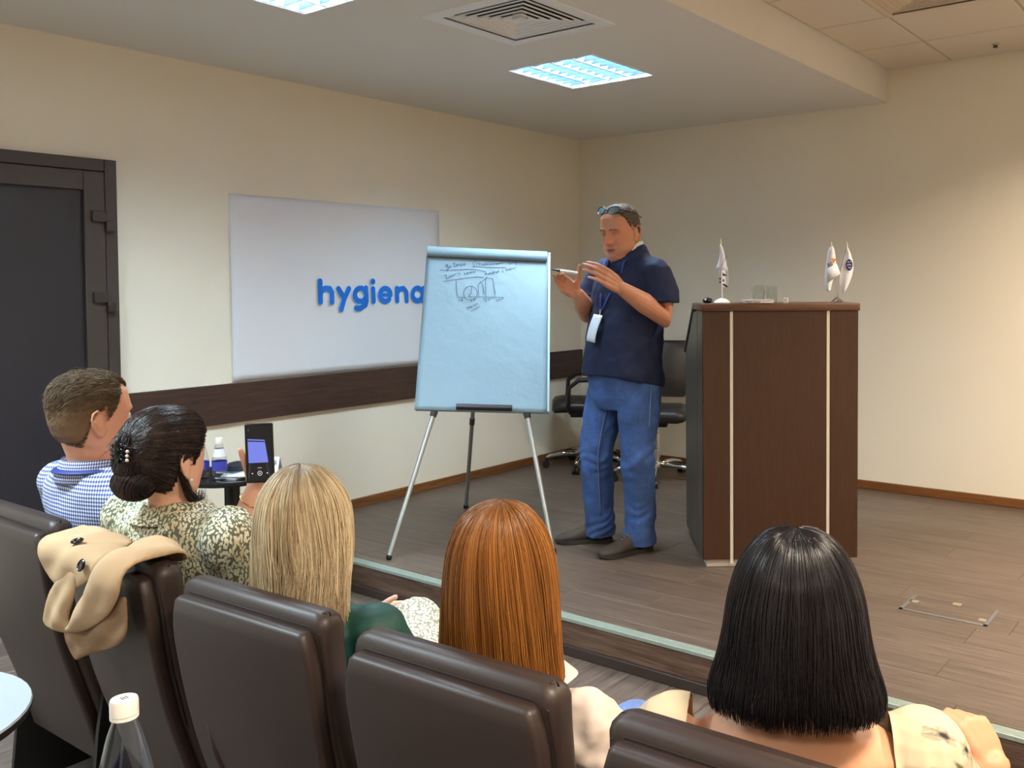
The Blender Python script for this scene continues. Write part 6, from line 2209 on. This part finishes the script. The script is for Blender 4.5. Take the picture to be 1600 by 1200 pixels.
def updo(root, O, R, s, clip, bun, n, c1, c2, seed=4):
    g = np.random.default_rng(seed)
    O = Vector(O)
    hair_c = np.array(lin(c1)[:3])
    # smooth mass: grown skull plus the rolled bun
    mb = MB()

    def hl(a, z):
        f = math.sin(a)
        lim = np.interp(f, [-1, -0.5, -0.1, 0.15, 0.45, 0.7, 0.9, 1], [-0.082, -0.075, -0.040, -0.015, 0.040, 0.066, 0.078, 0.080])
        ear = 0.030 * math.exp(-((math.cos(a) ** 2 - 1) / 0.10) ** 2) if f < 0.1 else 0
        return z - lim - ear

    na, nz = 64, 40
    zs = np.linspace(-0.10, 0.1199, nz)
    V, F = [], []

    def pos(a, z, grow):
        x, y, zz = head_xyz(a, z, grow * min(1, max(0, hl(a, z)) / 0.02))
        back = max(0, -math.sin(a))
        y -= 0.016 * back * math.exp(-((z - 0.02) / 0.06) ** 2) * min(1, max(0, hl(a, z)) / 0.02)
        return Vector((x, y, zz + max(0, (z - 0.085)) * 0.35))
    for i, z in enumerate(zs):
        for k in range(na):
            V.append(O + R @ (pos(2 * PI * k / na, z, 0.010) * s))
    for i in range(nz - 1):
        for k in range(na):
            if hl(2 * PI * (k + 0.5) / na, (zs[i] + zs[i + 1]) / 2) > 0:
                F.append((i * na + k, i * na + (k + 1) % na, (i + 1) * na + (k + 1) % na, (i + 1) * na + k))
    F.append(tuple((nz - 1) * na + k for k in range(na)))
    mb.add(V, F)
    for (c, r) in bun:
        mb.ball(O + R @ (Vector(c) * s), tuple(q * s * 0.94 for q in r), 20, 12, R)
    me = mesh_of('hair', mb, hair_mat('pinned_hair_mass', 0.6, 0.25), 180)
    set_col(me, np.tile(hair_c * 0.7, (len(me.vertices), 1)))
    ho = link('hair', me, root)
    paths, cols = [], []
    K = 16
    cl = Vector(clip)
    while len(paths) < n:
        a = g.uniform(0, 2 * PI)
        z = g.uniform(-0.095, 0.118)
        h = hl(a, z)
        if h < 0:
            continue
        p0 = pos(a, z, 0.011)
        u0 = Vector((p0.x / 0.08, p0.y / 0.10, p0.z / 0.12)).normalized()
        u1 = (Vector((cl.x / 0.08, cl.y / 0.10, cl.z / 0.12)).normalized() + Vector(g.normal(0, 0.12, 3))).normalized()
        ang = max(0.05, u0.angle(u1))
        T_ = min(1.0, 0.9 + 0.2 * g.random())
        row = []
        lift = 0.003 * g.random()
        for k in range(K):
            t = T_ * k / (K - 1)
            u = (u0 * math.sin((1 - t) * ang) + u1 * math.sin(t * ang)) / math.sin(ang)
            u.normalize()
            aa = math.atan2(u.y / 0.9, u.x)
            zz = max(-0.1, min(0.1195, u.z * 0.1195))
            q = pos(aa, zz, 0.011 + lift + 0.004 * math.sin(PI * t))
            row.append(O + R @ (q * s))
        paths.append(row)
        cols.append(g.random())
    for (c, r) in bun:
        for _ in range(int(n * 0.16)):
            th, ph = g.uniform(0, 2 * PI), g.normal(0, 0.55)
            row = []
            for k in range(K):
                t = th + 2.4 * k / (K - 1)
                lat = ph + 0.25 * math.sin(t)
                q = Vector(c) + Vector((r[0] * math.sin(lat), r[1] * math.cos(lat) * math.cos(t), r[2] * math.cos(lat) * math.sin(t))) * (1.0 + 0.03 * g.random())
                row.append(O + R @ (q * s))
            paths.append(row)
            cols.append(g.random())
    # loose lock under the ear and short ends fanning out of the clip
    for _ in range(90):
        j = Vector(g.normal(0, 0.004, 3))
        pts = [Vector((0.074, -0.025, -0.03)), Vector((0.074, 0.0, -0.085)), Vector((0.062, 0.035, -0.112)), Vector((0.045, 0.062, -0.116)), Vector((0.040, 0.07, -0.10))]
        row = arc_interp(np.array([[list(O + R @ ((p + j * (1 + i * 0.3)) * s)) for i, p in enumerate(pts)]]), K)[0]
        paths.append([Vector(r_) for r_ in row])
        cols.append(g.random())
    for _ in range(150):
        d = Vector((g.normal(0, 0.6), -0.35 + g.normal(0, 0.2), 0.5 + g.normal(0, 0.35))).normalized()
        b = cl + Vector((g.normal(0, 0.012), -0.014, 0.02 + g.normal(0, 0.01)))
        L = 0.014 + 0.022 * g.random()
        row = [O + R @ ((b + d * L * k / (K - 1) + Vector((0, -0.012, -0.03)) * (k / (K - 1)) ** 2) * s) for k in range(K)]
        paths.append(row)
        cols.append(g.random())
    P = np.array([[list(v) for v in r_] for r_ in paths])
    strands_mesh('hair_strands', P, 0.00085, col_mix(c1, c2, np.array(cols) ** 1.6), ho, hair_mat('pinned_hair_strand', 0.32, 0.4))


updo(dw.o, dw.HO, dw.HR, 1.03, (0.0, -0.112, 0.035), [((0.0, -0.098, -0.052), (0.062, 0.044, 0.044)), ((0.0, -0.112, -0.005), (0.050, 0.030, 0.040))], 3000, (22, 15, 15), (66, 46, 42))
hc = thing('hair_clip', dw.root, 'small black hair clip with pearls in the pinned up dark hair', 'hair clip', dw.phi)
q = MB()
ho_ = lambda x, y, z: dw.HO + dw.HR @ Vector((x, y, z))
for sx in (-1, 1):
    for k in range(4):
        q.tube([ho_(0.006 * sx, -0.150, 0.052 - k * 0.012), ho_(0.022 * sx, -0.152, 0.047 - k * 0.012), ho_(0.032 * sx, -0.138, 0.041 - k * 0.012)], 0.0028, 8, round_ends=True)
q.tube([ho_(0.0, -0.152, 0.060), ho_(0.0, -0.156, 0.035), ho_(0, -0.150, 0.008)], 0.006, 8, round_ends=True)
obj('clip_jaw', q, M('black_clip_plastic', (18, 17, 19), 0.15), hc, smooth=180)
for k in range(3):
    obj('pearl', MB().ball(ho_(0.030, -0.148, 0.034 - 0.011 * k), 0.0042, 10, 8), M('clip_pearl', (232, 226, 214), 0.2), hc, smooth=180)
# the phone
pn = Vector((0.62, -0.78, 0.05)).normalized()
pu = Vector((-0.03, -0.02, 1.0))
pu = (pu - pn * pu.dot(pn)).normalized()
pr = pu.cross(pn)
PM = Matrix((pr, pu, pn)).transposed()
ph = thing('smartphone', PHC, 'black smartphone held up by the dark haired woman, filming the flip chart', 'phone')
pt = lambda a, b, h: pr * a + pu * b + pn * h
case = MB()
case.box((0, 0, 0), (0.077, 0.163, 0.009), PM, 0.009, 4)
obj('phone_body', case, M('black_phone_case', (16, 16, 20), 0.2), ph, smooth=60)


def screen_mat(name, col, e):
    m, nt, b = nt_new(name)
    b.inputs['Base Color'].default_value = lin((8, 8, 10))
    b.inputs['Roughness'].default_value = 0.15
    b.inputs['Emission Color'].default_value = lin(col)
    b.inputs['Emission Strength'].default_value = e
    return m


def flat(name, poly, h, mat, par):
    return obj(name, MB().prism(poly, lambda a, b, t: pt(a, b, h + t), 0.0002), mat, par, smooth=None)


so_ = flat('screen', [(-0.034, -0.076), (0.034, -0.076), (0.034, 0.076), (-0.034, 0.076)], 0.0046, screen_mat('dark_screen', (16, 18, 30), 0.25), ph)
flat('screen_image', [(-0.029, -0.026), (0.024, -0.026), (0.016, 0.036), (-0.030, 0.040)], 0.0049, screen_mat('lavender_screen_image', (122, 136, 236), 0.38), so_)
flat('screen_image', [(-0.0295, 0.033), (0.0165, 0.0295), (0.0160, 0.0325), (-0.0297, 0.0362)], 0.0052, screen_mat('screen_dark_line', (26, 26, 40), 0.25), so_)
for a0, a1 in (((-0.026, -0.03), (-0.031, -0.066)), ((0.018, -0.03), (0.027, -0.066))):
    flat('screen_image', [(a0[0], a0[1]), (a0[0] + 0.001, a0[1]), (a1[0] + 0.001, a1[1]), (a1[0], a1[1])], 0.0050, screen_mat('screen_thin_line', (96, 104, 130), 0.3), so_)
rg = MB()
for k in range(24):
    a, b2_ = 2 * PI * k / 24, 2 * PI * (k + 1) / 24
    rg.prism([(0.0065 * math.cos(a), -0.055 + 0.0065 * math.sin(a)), (0.0065 * math.cos(b2_), -0.055 + 0.0065 * math.sin(b2_)), (0.005 * math.cos(b2_), -0.055 + 0.005 * math.sin(b2_)), (0.005 * math.cos(a), -0.055 + 0.005 * math.sin(a))], lambda a_, b_, t: pt(a_, b_, 0.0051 + t), 0.0002)
for (a, b) in ((0, -0.055), (-0.020, -0.055), (0.020, -0.055), (-0.027, 0.064), (0.0, -0.040), (0.004, -0.040), (-0.004, -0.040)):
    r_ = 0.0019 if b == -0.055 else 0.0012
    rg.prism([(a + r_ * math.cos(t), b + r_ * math.sin(t)) for t in [2 * PI * k / 10 for k in range(10)]], lambda a_, b_, t: pt(a_, b_, 0.0051 + t), 0.0002)
obj('shutter_button', rg, screen_mat('screen_white', (220, 222, 230), 0.4), so_, smooth=None)

# --- blonde woman in the green jacket
bw = Sitter((-1.771, 1.27, 1.000), 22, 'seated woman with shoulder length blonde hair in a dark green jacket', 1.0, 0.155, (0, -4, 0), 0.225)
bw.LR = [(0.09, 0.04, 0.42), (0.10, 0.20, 0.52), bw.w2l((-1.855, 1.66, 0.615)), bw.w2l((-1.90, 1.83, 0.36)), bw.w2l((-1.95, 1.86, 0.10))]
bw.AR = [bw.AR[0], (0.205, -0.02, bw.sz - 0.18), (0.21, 0.06, bw.sz - 0.26), (0.185, 0.16, bw.sz - 0.25), bw.w2l((-1.690, 1.53, 0.570))]
bw.handR = dict(d=(-0.05, 0.95, 0.12), n=(-0.4, 0.1, -1))
bw.AL = [bw.AL[0], (-0.19, 0.02, bw.sz - 0.16), (-0.17, 0.14, bw.sz - 0.22), (-0.12, 0.22, bw.sz - 0.20), (-0.065, 0.28, bw.sz - 0.155)]
bw.handL = dict(d=(0.75, 0.5, 0.2), n=(0.2, -0.9, -0.3))
bw.body((228, 180, 160), 0.005, flush=0.12)
eyes(bw.o, bw.HO, bw.HR, 1.0)
green = M('dark_green_jacket', (14, 66, 60), 0.6, bump=(200, 0.1), noise=(5, 0.06))
bw.top('jacket', green, 0.016, 0.96, [0.010, 0.012, 0.010, 0.006, 0.004], wr=(0.006, 8, 7.0))
collar(bw, green, 0.070, 0.030, 0.008, 0.045, 0.6)
bw.legs('skirt', floral('pale_floral_skirt', (146, 146, 126), (232, 234, 226), (222, 224, 212), 175), (0.105, 0.105, 0.088, 0.075, 0.06), upto=4)
bw.shoes(black_shoe)
bp = thing('ballpoint_pen', bw.root, 'thin grey pen in the hand of the blonde woman', 'pen', bw.phi)
c = Vector(bw.AL[-1]) + Vector((0.075, 0.06, 0.035))
pd_ = Vector((0.93, 0.20, 0.02)).normalized()
obj('pen_body', MB().tube([c - pd_ * 0.05, c + pd_ * 0.068], 0.004, 10), M('grey_pen', (172, 170, 168), 0.35), bp)
obj('pen_tip', MB().tube([c + pd_ * 0.068, c + pd_ * 0.085], [0.0036, 0.001], 10), M('pen_metal', (150, 150, 150), 0.3, 0.8), bp)
BL = [(0.134, 0, -0.02, 0.004, 0.004), (0.126, 0, -0.02, 0.045, 0.050), (0.100, 0, -0.018, 0.070, 0.080), (0.070, 0, -0.014, 0.090, 0.104), (0.030, 0, -0.010, 0.102, 0.116), (-0.03, 0, -0.010, 0.108, 0.116),
      (-0.08, 0, -0.014, 0.112, 0.110), (-0.13, 0.0, -0.022, 0.112, 0.100), (-0.18, 0.0, -0.028, 0.112, 0.092), (-0.225, 0.0, -0.025, 0.112, 0.090)]
long_hair(bw.o, [(z + bw.hz, x, y + bw.HO.y, rx, ry) for z, x, y, rx, ry in BL], 0.72, 4200, 0.00095, (128, 98, 62), (246, 228, 192), (72, 56, 42), (0.82, 1.0), 0.010, 45, 21, rough=0.36, root_len=0.20, cdeep=(96, 72, 46), alpha=0.8,
          tip_fn=lambda p: 1.0 - 0.07 * np.exp(-((p - 3.6) / 0.35) ** 2))

# --- red haired woman in the white blouse
rw = Sitter((-1.170, 1.27, 1.002), 18, 'seated woman with long straight copper red hair and white blouse', 1.0, 0.156, (10, -4, 0), 0.262)
rw.body((228, 178, 156), 0.005, flush=0.12)
eyes(rw.o, rw.HO, rw.HR, 1.0)
white_c = M('white_blouse_cotton', (216, 202, 194), 0.8, bump=(260, 0.12), noise=(6, 0.03))
rw.top('blouse', white_c, 0.016, 0.95, [0.008, 0.012, 0.012, 0.010, 0.006], wr=(0.016, 13, 9.0))
collar(rw, white_c, 0.074, 0.042, 0.062, 0.062, 0.5)
rw.legs('jeans', denim('light_denim', (104, 130, 186)), (0.098, 0.092, 0.080, 0.068, 0.06))
rw.shoes(black_shoe)
RD = [(0.134, 0.010, -0.03, 0.004, 0.004), (0.126, 0.006, -0.025, 0.045, 0.050), (0.100, 0, -0.018, 0.070, 0.080), (0.070, 0, -0.014, 0.088, 0.102), (0.030, 0, -0.010, 0.100, 0.114), (-0.03, 0, -0.010, 0.109, 0.114),
      (-0.09, 0.0, -0.012, 0.115, 0.104), (-0.15, 0.0, -0.016, 0.120, 0.092), (-0.21, 0.008, -0.018, 0.122, 0.086), (-0.28, 0.02, -0.012, 0.110, 0.086), (-0.34, 0.03, -0.010, 0.095, 0.086)]
long_hair(rw.o, [(z + rw.hz, x, y + rw.HO.y, rx, ry) for z, x, y, rx, ry in RD], 0.80, 4600, 0.00095, (86, 46, 16), (192, 128, 62), (92, 60, 36), (0.86, 1.0), 0.0035, 60, 31, rough=0.33, spec=0.38, root_len=0.12, cdeep=(76, 40, 14))

# --- black haired woman in the cream dress
kw_ = Sitter((-0.576, 1.27, 1.036), 26, 'seated woman with a straight black bob in a cream floral dress with bare back', 1.0, 0.184, (6, -4, 0), 0.188, wide=1.05)
kw_.AR = [kw_.AR[0], (0.235, -0.01, kw_.sz - 0.15), (0.265, 0.08, kw_.sz - 0.24), (0.275, 0.22, kw_.sz - 0.22), kw_.w2l((-0.392, 1.72, 0.662))]
kw_.handR = dict(d=(-0.45, 0.35, 0.80), n=(-0.50, 0.75, -0.30))
kw_.body((206, 150, 116), 0.005, curlR=((50, 60, 40), (58, 64, 40), (62, 66, 40), (64, 66, 40)), thumbR=(30, 20, 20), flush=0.1)
eyes(kw_.o, kw_.HO, kw_.HR, 1.0)
cream = attr_mat('cream_printed_cloth', 0.75, 0.3)
mz = kw_.sz


def back_open(x, y, z):
    t = max(0.0, min(1.0, (y + 0.13) / 0.07))
    lim = mz - 0.26 + 0.225 * t * t * (3 - 2 * t)
    half = 0.152 - 0.10 * max(0, (mz - 0.05 - z))
    return z > lim and abs(x + 0.010) < half


dress = kw_.top('dress', cream, 0.012, 0.72, [0.016, 0.028, 0.024, 0.012, 0.012], voxel=0.0029, wr=(0.007, 10, 12.0), cut=back_open, neck=False)
me = dress.data
V = get_v(me)
c = np.tile(np.array(lin((194, 180, 154))[:3]), (len(V), 1))
grey, dk_, gr2 = (np.array(lin(q)[:3]) for q in ((124, 118, 102), (42, 36, 46), (98, 98, 76)))
g = np.random.default_rng(17)
vis = V[(V[:, 2] > mz - 0.30)]
sh_ = V[(np.abs(V[:, 0]) > 0.13) & (V[:, 2] > mz - 0.20) & (V[:, 1] < 0.02)]
for q in range(48):
    pool = sh_ if q < 34 else vis
    p = pool[g.integers(0, len(pool))]
    d = V - p
    near = np.where(np.linalg.norm(d, axis=1) < 0.032)[0]
    dd = d[near]
    e1 = g.normal(size=3)
    nr = p - np.array([0, -0.08, p[2]])
    nr /= np.linalg.norm(nr) + 1e-9
    e1 -= nr * e1.dot(nr)
    e1 /= np.linalg.norm(e1)
    e2 = np.cross(nr, e1)
    a, b = dd @ e1, dd @ e2
    rr, th = np.hypot(a, b), np.arctan2(b, a)
    soft = lambda v: np.clip(v / 0.0022 + 0.5, 0, 1)[:, None]
    if q % 3 == 2:
        k_ = soft(0.0055 * (1 - (a / 0.028) ** 2) - np.abs(b)) * (np.abs(a) < 0.028)[:, None]
        c[near] = c[near] * (1 - k_) + gr2 * k_
    else:
        k_ = soft(0.006 + 0.0075 * np.abs(np.cos(2.5 * th)) - rr) * (0.75 + 0.25 * np.cos(5 * th + 3 * rr / 0.01))[:, None]
        c[near] = c[near] * (1 - k_) + grey * k_
        k_ = soft(0.0042 - rr)
        c[near] = c[near] * (1 - k_) + (dk_ if q % 2 else grey * 0.6) * k_
set_col(me, c)
kw_.legs('skirt', M('cream_skirt', (208, 194, 166), 0.8), (0.10, 0.10, 0.085, 0.072, 0.06), upto=4)
kw_.shoes(black_shoe)
wp = thing('ballpoint_pen', kw_.root, 'white pen held in the fist of the black haired woman', 'pen', kw_.phi)
hc_ = Vector(kw_.AR[-1]) + Vector((-0.070, 0.072, 0.044))
wd = rl((0.80, 0.58, -0.03))
wd = Vector(kw_.w2l(kw_.root + Vector((0.80, 0.58, -0.04)))).normalized()
obj('pen_body', MB().tube([hc_ - wd * 0.065, hc_ + wd * 0.050], 0.0046, 10, round_ends=True), white_pl, wp)
obj('pen_button', MB().tube([hc_ + wd * 0.050, hc_ + wd * 0.060], 0.003, 8), M('pale_pen_button', (220, 216, 206), 0.4), wp)
BK = [(0.138, 0.0, -0.03, 0.004, 0.004), (0.129, 0, -0.025, 0.046, 0.052), (0.102, 0, -0.018, 0.072, 0.082), (0.070, 0, -0.014, 0.090, 0.106), (0.030, 0, -0.010, 0.102, 0.118), (-0.03, 0, -0.012, 0.110, 0.118),
      (-0.07, 0, -0.015, 0.119, 0.112), (-0.095, 0.0, -0.020, 0.129, 0.106), (-0.115, 0, -0.024, 0.133, 0.100), (-0.138, 0, -0.022, 0.127, 0.088)]
long_hair(kw_.o, [(z + kw_.hz, x, y + kw_.HO.y, rx, ry) for z, x, y, rx, ry in BK], 0.78, 4600, 0.00095, (12, 11, 14), (40, 36, 42), (16, 15, 18), (0.90, 1.0), 0.004, 70, 41, rough=0.28, spec=0.4, cdeep=(8, 8, 10))
